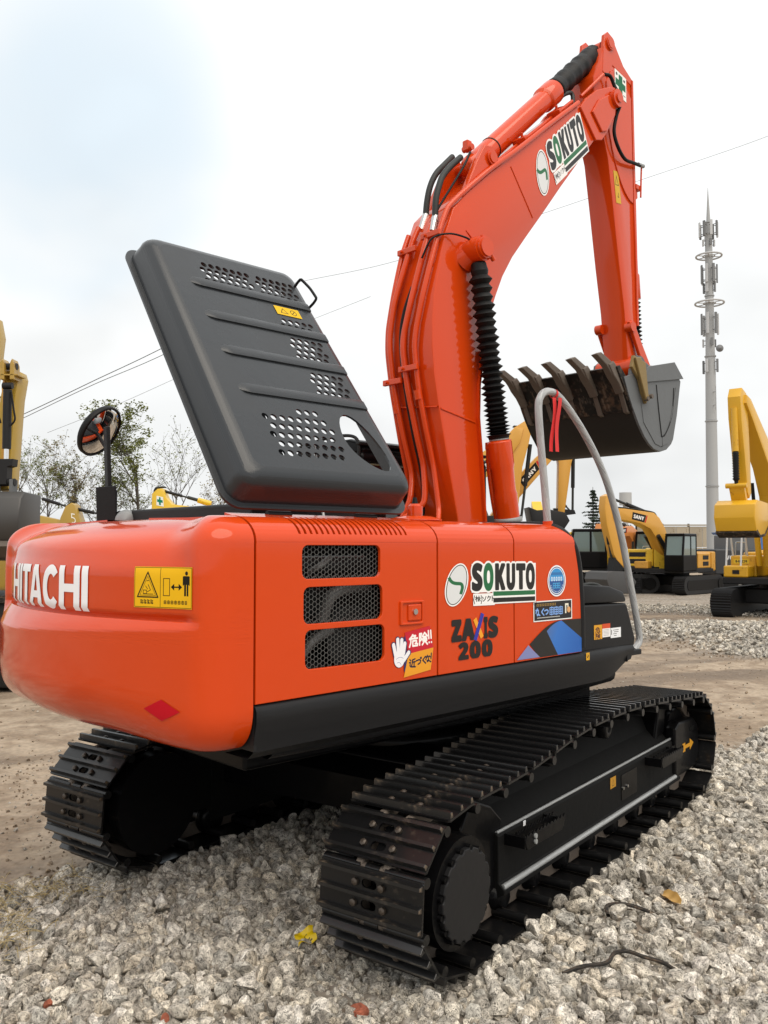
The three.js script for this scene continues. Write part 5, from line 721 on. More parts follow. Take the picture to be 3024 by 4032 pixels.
function digger(o) {
  const g = thing(o.name || 'parked_excavator', o.label, 'excavator', o.group || 'parked excavators behind'); g.position.copy(P(o.at[0], o.y || 0, o.at[1])); g.rotation.y = o.turn * R; if (o.scale) g.scale.setScalar(o.scale);
  const add = (n, geo, m, par = g) => part(n, geo, m, par);
  if (!o.noBody) {
    const tk = trackOutline, bf = o.bodyF || 0, bs = o.bodyScale || 1, pose = (m, tt, fz = bf) => { m.scale.setScalar(bs); m.position.z = -fz; m.rotation.y = (tt || 0) * R; return m; };
    for (const s of [-1, 1]) { const t = pose(add('crawler_track', side(tk, s > 0 ? 0.8 : -1.4, s > 0 ? 1.4 : -0.8), darkBody), o.trackTurn, o.trackF ?? bf); add('track_side', [side(rrect(-1.85, 0.2, 1.85, 0.68, 0.2), s > 0 ? 1.39 : -1.42, s > 0 ? 1.42 : -1.39, 0.008), side(circ(-1.75, 0.44, 0.27, 20), s > 0 ? 1.40 : -1.45, s > 0 ? 1.45 : -1.40, 0.01)], M.black, t); }
    pose(add('car_body', [boxR(-0.85, 0.85, 0.4, 0.85, -0.8, 0.8, 0.05), rod(V(0, 0.8, 0), V(0, 1.02, 0), 0.6, 0.6, 24)], darkBody), o.trackTurn, o.trackF ?? bf);
    const tt = new THREE.Group(); tt.name = 'house'; pose(tt, o.slew); g.add(tt);
    add('deck', boxR(-1.25, 1.25, 1.0, 1.2, -2.2, 1.5, 0.03), o.deck || darkBody, tt);
    const plan = []; for (let i = 0; i <= 12; i++) { const a = (-27 + 54 * i / 12) * R; plan.push([2.75 * Math.sin(a), -2.75 * Math.cos(a)]); } plan.push([1.25, -1.95], [-1.25, -1.95]);
    const cwg = ext(shapeOf(plan), 0.95, 0.06); cwg.rotateX(-Math.PI / 2); cwg.translate(0, 1.05, 0); add('counterweight', cwg, o.cw || o.paint, tt);
    add('engine_hood', [boxR(-1.22, 1.22, 1.2, 1.95, -1.94, -0.35, 0.06)], o.hood || o.paint, tt);
    add('tank', [boxR(0.45, 1.22, 1.2, 1.85, -0.33, 0.85, 0.05)], o.hood || o.paint, tt); add('tool_box', [boxR(0.5, 1.22, 1.2, 1.55, 0.86, 1.5, 0.05)], o.hood || o.paint, tt);
    add('hood_vent', [boxR(-1.235, -1.215, 1.62, 1.82, -1.6, -0.9), boxR(-1.235, -1.215, 1.32, 1.52, -1.6, -0.9), boxR(1.215, 1.235, 1.4, 1.8, -1.7, -0.9)], darkBody, tt);
    add('handrail', [tube([P(1.1, 1.85, -0.2), P(1.1, 2.25, -0.2), P(1.1, 2.25, 0.7), P(1.1, 1.85, 0.75)], 0.02, 24, 6, 0.1)], M.greySteel, tt); add('exhaust_pipe', rod(V(0.6, 1.9, 1.3), V(0.6, 2.3, 1.3), 0.06), darkBody, tt);
    if (!o.noCab) {
      const cab = add('cab', [boxR(-1.32, -0.38, 1.1, 1.85, 0.05, 1.7, 0.05), boxR(-1.32, -0.38, 2.72, 2.86, 0.05, 1.55, 0.05), ...[[-1.31, 0.06], [-0.47, 0.06], [-1.31, 0.72], [-0.47, 0.72]].map(([x, f]) => boxR(x, x + 0.08, 1.8, 2.75, f, f + 0.09)), side([[1.62, 1.8], [1.70, 1.8], [1.54, 2.75], [1.46, 2.75]], -1.31, -1.23), side([[1.62, 1.8], [1.70, 1.8], [1.54, 2.75], [1.46, 2.75]], -0.47, -0.39)], M.black, tt);
      add('window', [boxR(-1.295, -1.285, 1.85, 2.72, 0.15, 0.72)], cabGlass, cab); add('window', [side([[0.81, 1.85], [1.62, 1.85], [1.47, 2.72], [0.81, 2.72]], -1.295, -1.285)], cabGlass, cab);
      add('window', [boxR(-0.42, -0.41, 1.85, 2.72, 0.15, 0.72)], cabGlass, cab); add('window', [side([[0.81, 1.85], [1.62, 1.85], [1.47, 2.72], [0.81, 2.72]], -0.42, -0.41)], cabGlass, cab);
      add('windscreen', [side([[1.64, 1.85], [1.655, 1.85], [1.50, 2.72], [1.485, 2.72]], -1.22, -0.48)], cabGlass, cab); add('rear_window', [boxR(-1.22, -0.48, 1.9, 2.7, 0.09, 0.10)], cabGlass, cab);
    }
  }
  const w = o.bw || 0.24, cx = o.bx ?? 0;
  const bm = add('boom', soft(side(o.boom, cx - w, cx + w, 0.015), 30), o.paint);
  { const top = o.boom.reduce((a, b, i) => b[1] > o.boom[a][1] ? i : a, 0), n = o.boom.length, run = []; for (let i = -3; i <= 0; i++) { const q = o.boom[(top + i + n) % n]; run.push(q); }
    for (const dx of [-0.1, 0.02, 0.12]) add('boom_hose', tube(run.map(q => P(cx + dx, q[1] + 0.05, q[0] - 0.02)), 0.022, 24, 6), M.hose, bm); }
  if (o.arm) add('arm', soft(side(o.arm, cx - w * 0.72, cx + w * 0.72, 0.012), 30), o.armPaint || o.paint);
  for (const [p, q, r, m] of o.cyl || []) for (const dx of m === 'pair' ? [-w - 0.1, w + 0.1] : [0]) { const A = P(cx + dx, p[1], p[0]), B = P(cx + dx, q[1], q[0]), mid = A.clone().lerp(B, 0.55); const c = add('hydraulic_cylinder', rod(A, mid, r, r, 14), m === 'own' || m === 'pair' ? o.cylPaint || o.paint : darkBody); add('piston_rod', rod(mid, B, r * 0.62, r * 0.62, 12), o.rodMat || M.hose, c); }
  if (o.bucket) { const bw = o.bucketW || 0.55, bk = add('bucket', soft(side(o.bucket, cx - bw, cx + bw, 0.02), 35), o.bucketMat || M.rust); for (let i = 0; i < 5 && o.teeth; i++) { const x = cx - bw + 0.06 + i * (2 * bw - 0.12) / 4; add('tooth', side(o.teeth, x - 0.045, x + 0.045, 0.008), M.toothRust, bk); } }
  if (o.lugs?.length) add('bucket_link', o.lugs.map(l => side(l, cx - 0.16, cx + 0.16, 0.01)), darkBody);
  for (const [pts, tex, sd] of o.signs || []) { const X = cx + (w + 0.006) * sd; add('boom_sign', gridGeo(1, 1, (u, v) => { const [a, b, c2, d] = pts; const f = lerp(lerp(a[0], b[0], u), lerp(d[0], c2[0], u), v), y = lerp(lerp(a[1], b[1], u), lerp(d[1], c2[1], u), v); return P(X, y, f); }), stick(tex), bm); }
  return g;
}
const dirtBucket = dataTex(256, (u, v) => { const a = tnoise(u, v, 4, 301), b = tnoise(u, v, 24, 302), st = vnoise(u * 60, v * 3, 4), k = sstep(0.42, 0.62, a * 0.65 + b * 0.35); return [0, 1, 2].map(i => lerp([0.24, 0.235, 0.23][i] + 0.12 * (st - 0.5), [0.36, 0.285, 0.215][i] * (0.7 + 0.6 * b), k)); });
const wrapMat = std(lin(0.62, 0.63, 0.64), 0.35);
// the large yellow machine on the right, facing the camera
const KOM = digger({ label: 'bright yellow excavator with raised yellow bucket at the right edge of the yard', group: null, at: [-2.49, 23.13], turn: 176.65, paint: Y.sun, hood: Y.sun, noCab: false, slew: 0, cylPaint: Y.sun, y: -0.05,
  boom: [[0.3, 1.5], [0.1, 2.2], [0.35, 3.3], [0.9, 4.4], [1.4, 4.95], [3.35, 6.2], [3.7, 6.28], [3.75, 6.05], [3.3, 5.7], [1.75, 4.4], [1.2, 3.6], [0.95, 2.4], [0.85, 1.5]],
  arm: [[3.55, 6.35], [3.9, 6.45], [4.05, 6.2], [4.0, 5.6], [3.75, 4.6], [3.55, 3.6], [3.4, 3.45], [3.25, 3.6], [3.3, 4.6], [3.4, 5.6]],
  bucket: [[3.0, 3.32], [3.9, 3.38], [4.15, 3.25], [4.2, 2.9], [4.05, 2.55], [3.75, 2.4], [3.3, 2.45], [2.95, 2.75]], bucketMat: Y.sun, bucketW: 0.54,
  lugs: [], cyl: [[[4.02, 5.9], [3.95, 3.75], 0.085, 'own'], [[0.9, 1.55], [1.5, 4.0], 0.085, 'pair']], rodMat: M.rubber,
  signs: [[[[1.5, 4.75], [3.1, 5.78], [3.0, 5.98], [1.4, 4.95]], canvasTex(256, 48, x => { bold(x, 'KOMATSU', 6, 8, 244, 32, '#2a3566'); }), 1]] });
part('bucket_link', [side([[3.6, 3.3], [3.75, 3.3], [3.98, 3.75], [3.9, 3.85]], -0.2, 0.2, 0.01), rod(P(-0.28, 3.78, 3.95), P(0.28, 3.78, 3.95), 0.07)], Y.sun, KOM);
part('bucket_lip', [side([[2.93, 2.78], [2.96, 2.72], [3.32, 2.41], [3.76, 2.36], [4.06, 2.5], [4.0, 2.58], [3.74, 2.43], [3.34, 2.48]], -0.55, 0.55, 0.004)], M.rust, KOM);
part('handrail', [tube([P(1.15, 1.5, 1.45), P(1.15, 2.5, 1.3), P(1.15, 2.6, 1.2), P(1.15, 2.55, 1.05), P(1.15, 1.8, 0.8)], 0.03, 40, 8, 0.2), tube([P(0.72, 1.5, 1.45), P(0.72, 2.5, 1.3), P(0.72, 2.6, 1.2), P(0.72, 2.55, 1.05), P(0.72, 1.8, 0.8)], 0.03, 40, 8, 0.2)], wrapMat, KOM);
part('model_plate', gridGeo(1, 1, (u, v) => P(lerp(0.66, 1.12, u), lerp(1.60, 1.74, v), 0.862)), std(0xffffff, 0.5, 0, { map: signTex('PC200-8', '#d9b92a', '#1c1b18') }), KOM);
part('door_latch', boxR(0.75, 0.95, 1.30, 1.42, 1.5, 1.512), darkBody, KOM);
part('bellows', lathe([[0.05, 0], ...Array.from({ length: 22 }, (_, i) => [i % 2 ? 0.10 : 0.065, 0.02 + i * 0.035]), [0.05, 0.82]], P(0, 4.72, 3.985), P(0, 3.9, 3.96), 16), M.rubber, KOM);

// the machine in the middle distance with dark cab
const SM = digger({ label: 'amber excavator with black cab and dark bucket resting on the ground, mid right', group: null, at: [-8.92, 34.32], turn: 161.6, slew: 14, paint: Y.sany, hood: Y.sany, cw: Y.sany, scale: 1, cylPaint: Y.sany,
  boom: [[1.68, 1.96], [1.55, 2.45], [1.73, 2.88], [2.11, 3.32], [2.48, 3.54], [4.37, 3.67], [5.05, 3.68], [5.06, 3.25], [4.38, 3.18], [3.39, 3.06], [2.71, 2.83], [2.34, 2.44], [2.07, 2.0], [1.82, 1.71], [0.7, 1.3], [0.3, 1.5], [0.4, 1.9]],
  arm: [[5.50, 4.17], [5.19, 4.28], [5.01, 4.11], [4.74, 2.90], [4.40, 1.96], [4.39, 1.16], [4.88, 1.53], [5.05, 1.77], [5.46, 2.99], [5.57, 3.68]],
  cyl: [[[2.5, 3.5], [5.25, 4.18], 0.09, 'dark'], [[5.35, 3.1], [4.95, 1.4], 0.085, 'dark'], [[1.2, 1.3], [2.5, 2.75], 0.1, 'pairdark']],
  bucket: [[6.0, 0.72], [5.89, 1.0], [5.6, 1.06], [4.6, 1.02], [4.15, 0.6], [4.43, 0.14], [5.33, 0.1], [5.8, 0.3]], bucketMat: std(lin(0.06, 0.06, 0.062), 0.55), bucketW: 0.6, lugs: [[[4.4, 1.5], [5.0, 1.6], [5.1, 1.0], [4.5, 0.95]]],
  signs: [[[[3.96, 3.23], [2.98, 3.08], [2.92, 3.40], [3.90, 3.54]], sanyTex, -1]], bodyF: 1.05, trackF: 0.65, trackTurn: 11, bodyScale: 0.92 });
part('boom_cylinder', [rod(P(0.34, 1.25, 1.2), P(0.34, 2.55, 2.35), 0.09, 0.09, 14)], darkBody, SM); part('boom_cylinder', [rod(P(-0.34, 1.25, 1.2), P(-0.34, 2.55, 2.35), 0.09, 0.09, 14)], darkBody, SM);
// an orange machine just behind it, a yellow one to its left
digger({ label: 'weathered orange excavator half hidden behind the amber one with black cab', group: null, at: [-13.2, 40.5], turn: 175, paint: Y.orange, hood: Y.orange, noCab: false,
  boom: [[0.3, 1.5], [0.2, 2.0], [1.0, 2.9], [1.6, 3.15], [4.6, 2.9], [4.6, 2.55], [1.9, 2.6], [1.2, 2.0], [0.9, 1.5]], arm: [[4.3, 3.2], [4.8, 3.2], [5.0, 2.7], [4.2, 1.0], [4.0, 1.1]], cyl: [[[2.0, 3.2], [4.6, 3.35], 0.09, 'dark']], signs: [[[[3.0, 2.75], [2.2, 2.78], [2.2, 3.04], [3.0, 3.0]], sanyTex, -1]] });
digger({ label: 'yellow excavator with dark cab standing just right of the orange hood corner', group: null, at: [-12.0, 32.6], turn: 118, slew: 0, paint: Y.lemon, hood: Y.lemon, cw: Y.lemon,
  boom: [[0.3, 1.5], [0.2, 1.9], [0.9, 2.5], [1.5, 2.75], [4.4, 2.1], [4.4, 1.8], [1.7, 2.3], [1.0, 1.5]], arm: [[4.1, 2.4], [4.6, 2.4], [4.8, 2.0], [4.1, 0.5], [3.9, 0.6]] });
// two machines with folded arms seen past the boom cylinder, facing right
digger({ label: 'ochre excavator with tall folded arm, right behind the orange boom cylinder', group: null, at: [-8.96, 18.72], turn: -53.4, paint: Y.sany, bodyF: -3.6, noCab: true, bw: 0.22,
  boom: [[-3.6, 1.3], [-3.0, 1.3], [-2.2, 2.9], [-1.25, 4.12], [-0.45, 4.8], [-0.1, 5.3], [0.0, 5.7], [-0.27, 5.76], [-0.51, 5.5], [-1.25, 5.0], [-2.5, 3.7], [-3.3, 2.4]],
  arm: [[-0.51, 5.34], [-0.27, 5.76], [0.10, 5.99], [0.25, 5.65], [0.18, 5.29], [-0.03, 4.53], [-0.16, 3.34], [-0.33, 2.81], [-0.64, 2.6], [-0.72, 2.9], [-0.6, 4.2]], cyl: [[[0.24, 5.25], [-0.06, 2.9], 0.065, 'dark']],
  bucket: [[-1.25, 3.0], [-0.85, 3.02], [-0.6, 2.75], [-0.2, 2.85], [-0.1, 2.3], [-0.5, 1.7], [-1.1, 1.9]], bucketMat: darkBody, teeth: [[-1.2, 3.2], [-1.12, 3.0], [-1.25, 2.95]], lugs: [[[-0.1, 3.05], [-0.7, 3.0], [-0.7, 2.6], [-0.1, 2.6]]],
  signs: [[[[-1.30, 4.25], [-0.85, 4.68], [-0.98, 4.92], [-1.42, 4.50]], sanyTex, 1]] });
digger({ label: 'ochre excavator with diagonal boom and SANY sign, seen under the raised bucket', group: null, at: [-9.5, 19.44], turn: -53.4, paint: Y.sany, bodyF: -1.9, noCab: true, bw: 0.24, scale: 1.03,
  boom: [[-1.9, 1.2], [-1.3, 1.2], [-0.9, 2.2], [-0.37, 3.09], [-0.16, 3.34], [1.03, 4.70], [1.35, 4.9], [1.45, 5.2], [1.1, 5.25], [0.54, 4.78], [-0.03, 4.19], [-0.42, 3.60], [-1.4, 2.3]],
  arm: [[1.15, 5.2], [1.45, 5.35], [1.75, 5.0], [1.63, 4.60], [1.54, 3.95], [1.40, 3.0], [1.20, 2.95], [1.24, 4.57]], cyl: [[[1.72, 4.75], [1.69, 3.1], 0.06, 'dark'], [[1.3, 3.45], [1.66, 3.08], 0.04, 'dark']],
  bucket: [[0.25, 3.22], [0.5, 3.12], [0.87, 3.15], [1.37, 3.05], [1.5, 2.8], [1.3, 2.5], [0.9, 2.2], [0.4, 2.4]], bucketMat: darkBody, bucketW: 0.5, lugs: [[[1.1, 3.2], [1.72, 3.14], [1.76, 3.02], [1.2, 2.95]]],
  signs: [[[[0.14, 3.86], [0.72, 4.52], [0.56, 4.68], [-0.02, 4.06]], sanyTex, 1]] });
// dark counterweight with lettering between them
{
  const g = thing('parked_excavator', 'grey excavator counterweight lettered VOLVO, low behind the orange hood', 'excavator'); g.position.copy(P(-10.24, 0, 21.5)); g.rotation.y = 36.65 * R;
  part('counterweight', box(1.5, 1.0, 0.9, 0.25, 2.42, 0, 0.12), std(lin(0.05, 0.052, 0.055), 0.5), g); part('lettering', gridGeo(1, 1, (u, v) => V(lerp(-0.35, 0.85, u), lerp(2.58, 2.82, v), 0.455)), stick(canvasTex(256, 64, x => bold(x, 'VOLVO', 4, 8, 248, 48, '#e6e6e2', ['#e6e6e2', 5]))), g);
  part('house', box(1.5, 1.2, 3.0, 0.25, 1.6, -2.0, 0.1), Y.lemon, g); part('crawler_track', box(0.6, 0.9, 4, -0.6, 0.47, -1.6, 0.2), darkBody, g); part('crawler_track', box(0.6, 0.9, 4, 1.1, 0.47, -1.6, 0.2), darkBody, g); part('car_body', box(1.6, 0.5, 2, 0.25, 0.75, -1.7, 0.05), darkBody, g);
  part('boom', side([[0.3, 2.2], [0.6, 2.9], [1.5, 3.7], [1.6, 3.5], [0.9, 2.6], [0.7, 2.2]], 0.4, 0.75, 0.01), Y.lemon, g);
}
// machine at the left edge: arm and dark bucket, facing the camera
{
  const g = thing('parked_excavator', 'ochre excavator arm with hanging dark bucket at the left edge of the picture', 'excavator'); g.position.copy(P(-8.53, 0, 1.58)); g.rotation.y = 36.65 * R;   // +z faces the camera
  const sh = (pts, z0, z1, b = 0.01) => ext(shapeOf(pts), z1 - z0, b).translate(0, 0, z0);
  part('boom', soft(sh([[-1.05, 5.95], [-0.74, 5.8], [-0.68, 5.5], [-0.73, 5.0], [-0.85, 4.2], [-1.0, 3.0], [-1.3, 1.4], [-1.9, 1.4], [-1.7, 3.2], [-1.25, 4.8]], -1.3, -0.85, 0.02), 30), paint(0.46, 0.29, 0.02), g);
  const arm = part('arm', soft(sh([[-0.15, 4.5], [-0.10, 4.72], [0.06, 4.72], [0.09, 4.62], [0.04, 4.3], [0.0, 3.6], [-0.04, 2.94], [-0.20, 2.91], [-0.25, 3.3], [-0.23, 4.0]], -0.35, 0.02, 0.012), 30), paint(0.46, 0.29, 0.02), g);
  part('arm_plate', soft(sh([[-0.16, 4.5], [-0.12, 4.6], [-0.04, 4.1], [-0.03, 3.0], [-0.16, 2.95], [-0.13, 4.0]], 0.022, 0.04, 0.005), 30), Y.sany, arm);
  part('lug_plate', sh([[-0.11, 4.55], [-0.12, 4.80], [-0.08, 4.86], [-0.05, 4.80], [-0.05, 4.55]], -0.02, 0.2), Y.tan, arm); part('lug_plate', sh([[0.03, 4.55], [0.03, 4.80], [0.06, 4.86], [0.09, 4.78], [0.1, 4.55]], -0.02, 0.2), Y.tan, arm); part('lug_pin', rod(V(-0.1, 4.76, 0.1), V(0.1, 4.76, 0.1), 0.05), darkBody, arm); part('arm_flange', box(0.3, 0.02, 0.3, 0.0, 4.62, 0.05), Y.tan, arm);
  const c = part('bucket_cylinder', [rod(V(-0.012, 4.40, 0.16), V(-0.012, 3.52, 0.16), 0.062, 0.062, 16), rod(V(-0.08, 4.46, 0.16), V(0.06, 4.46, 0.16), 0.05)], darkBody, g); part('piston_rod', rod(V(-0.015, 3.52, 0.16), V(-0.015, 3.32, 0.16), 0.034), M.chrome, c); part('cylinder_pipe', [tube([V(0.06, 4.36, 0.2), V(0.10, 4.1, 0.2), V(0.12, 3.95, 0.2), V(0.06, 3.86, 0.2)], 0.014, 20, 6), tube([V(-0.09, 3.9, 0.2), V(-0.14, 4.1, 0.2), V(-0.12, 4.3, 0.18)], 0.014, 20, 6)], M.rubber, c);
  part('tipping_link', [sh([[-0.15, 3.36], [0.14, 3.36], [0.13, 3.26], [0.06, 3.24], [0.05, 2.98], [-0.09, 2.98], [-0.1, 3.22], [-0.16, 3.24]], 0.1, 0.3), sh([[-0.22, 2.95], [-0.12, 3.3], [-0.08, 3.3], [-0.16, 2.92]], 0.02, 0.1)], darkBody, g); part('link_pin', rod(V(-0.16, 3.02, 0.22), V(0.15, 3.02, 0.22), 0.055), darkBody, g); part('bucket_ear', [sh([[-0.16, 2.85], [-0.16, 3.06], [-0.11, 3.06], [-0.11, 2.85]], 0.1, 0.3), sh([[0.09, 2.85], [0.09, 3.06], [0.14, 3.06], [0.14, 2.85]], 0.1, 0.3)], M.bucketGrey, g);
  const prof = [[-0.30, 2.86], [0.30, 2.88], [0.42, 2.78], [0.50, 2.55], [0.50, 2.35], [0.42, 2.18], [0.2, 2.02], [-0.3, 1.95]];
  const bk = part('bucket', soft(ext(shapeOf(prof), 1.15, 0.03).rotateY(-Math.PI / 2).translate(0.33, 0, 0), 35), std(0xffffff, 0.45, 0.15, { map: dirtBucket, bumpMap: dirtBucket, bumpScale: 0.006 }), g); part('bucket_rim', [ext(shapeOf([[-0.3, 2.1], [0.40, 2.16], [0.44, 2.08], [0.2, 1.92], [-0.3, 1.86]]), 1.19, 0.01).rotateY(-Math.PI / 2).translate(0.35, 0, 0)], M.toothRust, bk);
  for (let i = 0; i < 5; i++) part('tooth', sh([[0.22 - i * 0.24, 2.0], [0.32 - i * 0.24, 2.0], [0.29 - i * 0.24, 1.66], [0.25 - i * 0.24, 1.66]], 0.0, 0.14), M.toothRust, bk);
}
{ // body of the left machine, standing back
  const g = scene.children.find(c => c.userData.label && c.userData.label.startsWith('ochre excavator arm with hanging')); for (const x of [-4.6, -2.6]) part('crawler_track', side(trackOutline, x - 0.3, x + 0.3).translate(0, 0, -4.6), darkBody, g); part('car_body', box(1.6, 0.5, 1.8, -3.6, 0.7, -4.6, 0.05), darkBody, g); part('house', [box(2.4, 1.0, 3.8, -3.6, 1.6, -5.2, 0.15)], Y.tan, g); part('boom_root', [rod(V(-3.6, 1.9, -3.8), V(-1.5, 1.6, -1.2), 0.28, 0.24, 10)], Y.tan, g);
}
{ // dark bucket stored below
  const g = thing('stored_bucket', 'dark steel bucket standing below the hanging bucket, far left', 'bucket'); g.position.copy(P(-8.9, 0, 2.6)); g.rotation.y = 36.65 * R;
  part('shell', soft(ext(shapeOf([[-1.4, 0], [0.10, 0], [0.14, 0.6], [0.05, 1.15], [-0.3, 1.35], [-1.4, 1.4]]), 1.2, 0.04), 30), std(lin(0.22, 0.2, 0.19), 0.8, 0, { map: rustTex, bumpMap: rustTex, bumpScale: 0.01 }), g); part('rim', box(1.3, 0.12, 0.1, -0.7, 1.30, 1.2, 0.02), M.rust, g); part('side_band', box(0.12, 1.1, 0.06, 0.02, 0.6, 1.22, 0.02), M.toothRust, g);
}
// two more booms seen over the counterweight
digger({ label: 'ochre excavator boom with painted white 5 behind the mirror post', group: null, at: [-19.3, 9.78], turn: 126.6, paint: Y.tan, bodyF: -3.0, noCab: true, bw: 0.25,
  boom: [[0.30, 2.3], [0.27, 2.91], [0.12, 3.26], [-0.05, 3.37], [-0.15, 3.30], [-0.26, 2.98], [-0.41, 2.56], [-0.45, 2.3]], arm: [[1.3, 3.05], [0.95, 3.0], [0.25, 2.85], [-0.1, 2.3], [1.3, 2.3]], cyl: [[[0.9, 3.5], [-0.05, 3.2], 0.05, 'dark'], [[-0.1, 3.2], [-1.1, 2.98], 0.05, 'dark']],
  signs: [[[[-0.06, 2.75], [-0.22, 2.72], [-0.20, 3.06], [-0.02, 3.1]], canvasTex(64, 96, x => { x.clearRect(0, 0, 64, 96); x.strokeStyle = '#efece2'; x.lineWidth = 9; x.beginPath(); x.moveTo(50, 12); x.lineTo(16, 14); x.lineTo(14, 44); x.bezierCurveTo(70, 36, 60, 96, 12, 84); x.stroke(); }), -1]] });
digger({ label: 'yellow excavator boom with white and green cross sticker over the counterweight', group: null, at: [-15.58, 10.05], turn: 126.6, paint: Y.lemon, bodyF: -3.3, noCab: true, bw: 0.25,
  boom: [[0.18, 2.4], [0.17, 3.51], [0.02, 3.65], [-0.11, 3.66], [-0.20, 3.42], [-0.37, 3.23], [-1.3, 3.12], [-1.9, 3.1], [-1.9, 2.4]], cyl: [[[-0.1, 3.6], [-1.0, 3.36], 0.04, 'dark'], [[-1.4, 3.25], [-0.75, 3.43], 0.075, 'own']],
  signs: [[[[0.04, 3.2], [-0.16, 3.16], [-0.14, 3.42], [0.04, 3.46]], canvasTex(64, 64, x => { x.fillStyle = '#e9ece8'; x.fillRect(0, 0, 64, 64); x.fillStyle = '#157a62'; x.fillRect(24, 6, 16, 52); x.fillRect(6, 22, 52, 18); }), -1]] });
digger({ label: 'small yellow boom tip with thin cylinder rod left of the green cross boom', group: null, at: [-17.0, 12.4], turn: 126.6, paint: Y.lemon, bodyF: -2.6, noCab: true, bw: 0.15,
  boom: [[1.2, 2.4], [1.22, 3.1], [1.12, 3.42], [0.98, 3.4], [0.9, 3.15], [0.3, 3.0], [-0.6, 3.0], [-0.6, 2.4]], cyl: [[[1.0, 3.34], [0.4, 3.18], 0.04, 'dark'], [[0.1, 3.1], [0.5, 3.22], 0.07, 'own']] });
digger({ label: 'dark grey boom tip with yellow sticker beside the open engine cover', group: null, at: [-13.6, 11.6], turn: 126.6, paint: std(lin(0.05, 0.052, 0.05), 0.6), bodyF: -4.2, noCab: true, bw: 0.22,
  boom: [[-1.16, 2.4], [-1.2, 3.55], [-1.35, 3.8], [-1.54, 3.78], [-1.74, 3.5], [-1.8, 2.4]], signs: [[[[-1.42, 3.35], [-1.55, 3.33], [-1.54, 3.62], [-1.41, 3.64]], signTex('!', '#d8c02a', '#2a2508', 64, 96), -1]] });
// dark machine and blue truck beyond the middle
{
  const g = thing('dump_truck', 'black truck lettered VOLVO with red tail lamp, between the two excavators at right', 'truck'); g.position.copy(P(-8.1, 0, 38.2)); g.rotation.y = 36.65 * R;
  const blk = std(lin(0.03, 0.032, 0.036), 0.5);
  part('body', [box(3.4, 1.2, 2.4, 0.6, 1.35, 0, 0.08), box(3.0, 0.5, 2.0, 0.6, 0.6, 0, 0.05)], blk, g); part('cab', [box(1.3, 0.75, 1.8, 0.3, 2.25, 0, 0.06)], std(lin(0.10, 0.105, 0.11), 0.5), g);
  part('lettering', gridGeo(1, 1, (u, v) => V(lerp(-0.6, 0.35, u), lerp(1.42, 1.68, v), 1.206)), stick(canvasTex(256, 64, x => bold(x, 'VOLVO', 4, 8, 248, 48, '#c9ccd0', ['#c9ccd0', 4]))), g); part('tail_lamp', box(0.22, 0.4, 0.06, 1.15, 1.55, 1.21, 0.01), std(lin(0.45, 0.02, 0.02), 0.3), g);
  for (const x of [-0.4, 1.5]) part('wheel', rod(V(x, 0.42, 0.9), V(x, 0.42, 1.22), 0.42, 0.42, 18), M.rubber, g);
  const b = thing('blue_truck', 'blue sheeted truck behind the black truck, under the tower', 'truck'); b.position.copy(P(-8.2, 0, 43)); b.rotation.y = 36.65 * R; const blue = std(lin(0.05, 0.16, 0.42), 0.6);
  part('load_bed', [box(6.2, 1.6, 2.2, 1.6, 1.9, 0, 0.05)], blue, b); part('tarpaulin', soft(ext(shapeOf([[-1.6, 2.7], [4.8, 2.7], [4.8, 3.2], [3.0, 2.95], [1.2, 3.05], [-0.5, 2.92], [-1.7, 2.82]]), 2.3, 0.02), 30).translate(0, 0, -1.15), blue, b);
  for (const x of [-0.6, 0.7, 3.4]) part('wheel', rod(V(x, 0.5, 0.8), V(x, 0.5, 1.12), 0.5, 0.5, 18), M.rubber, b); part('chassis', box(6.2, 0.3, 1.6, 1.6, 1.0, 0), darkBody, b);
}
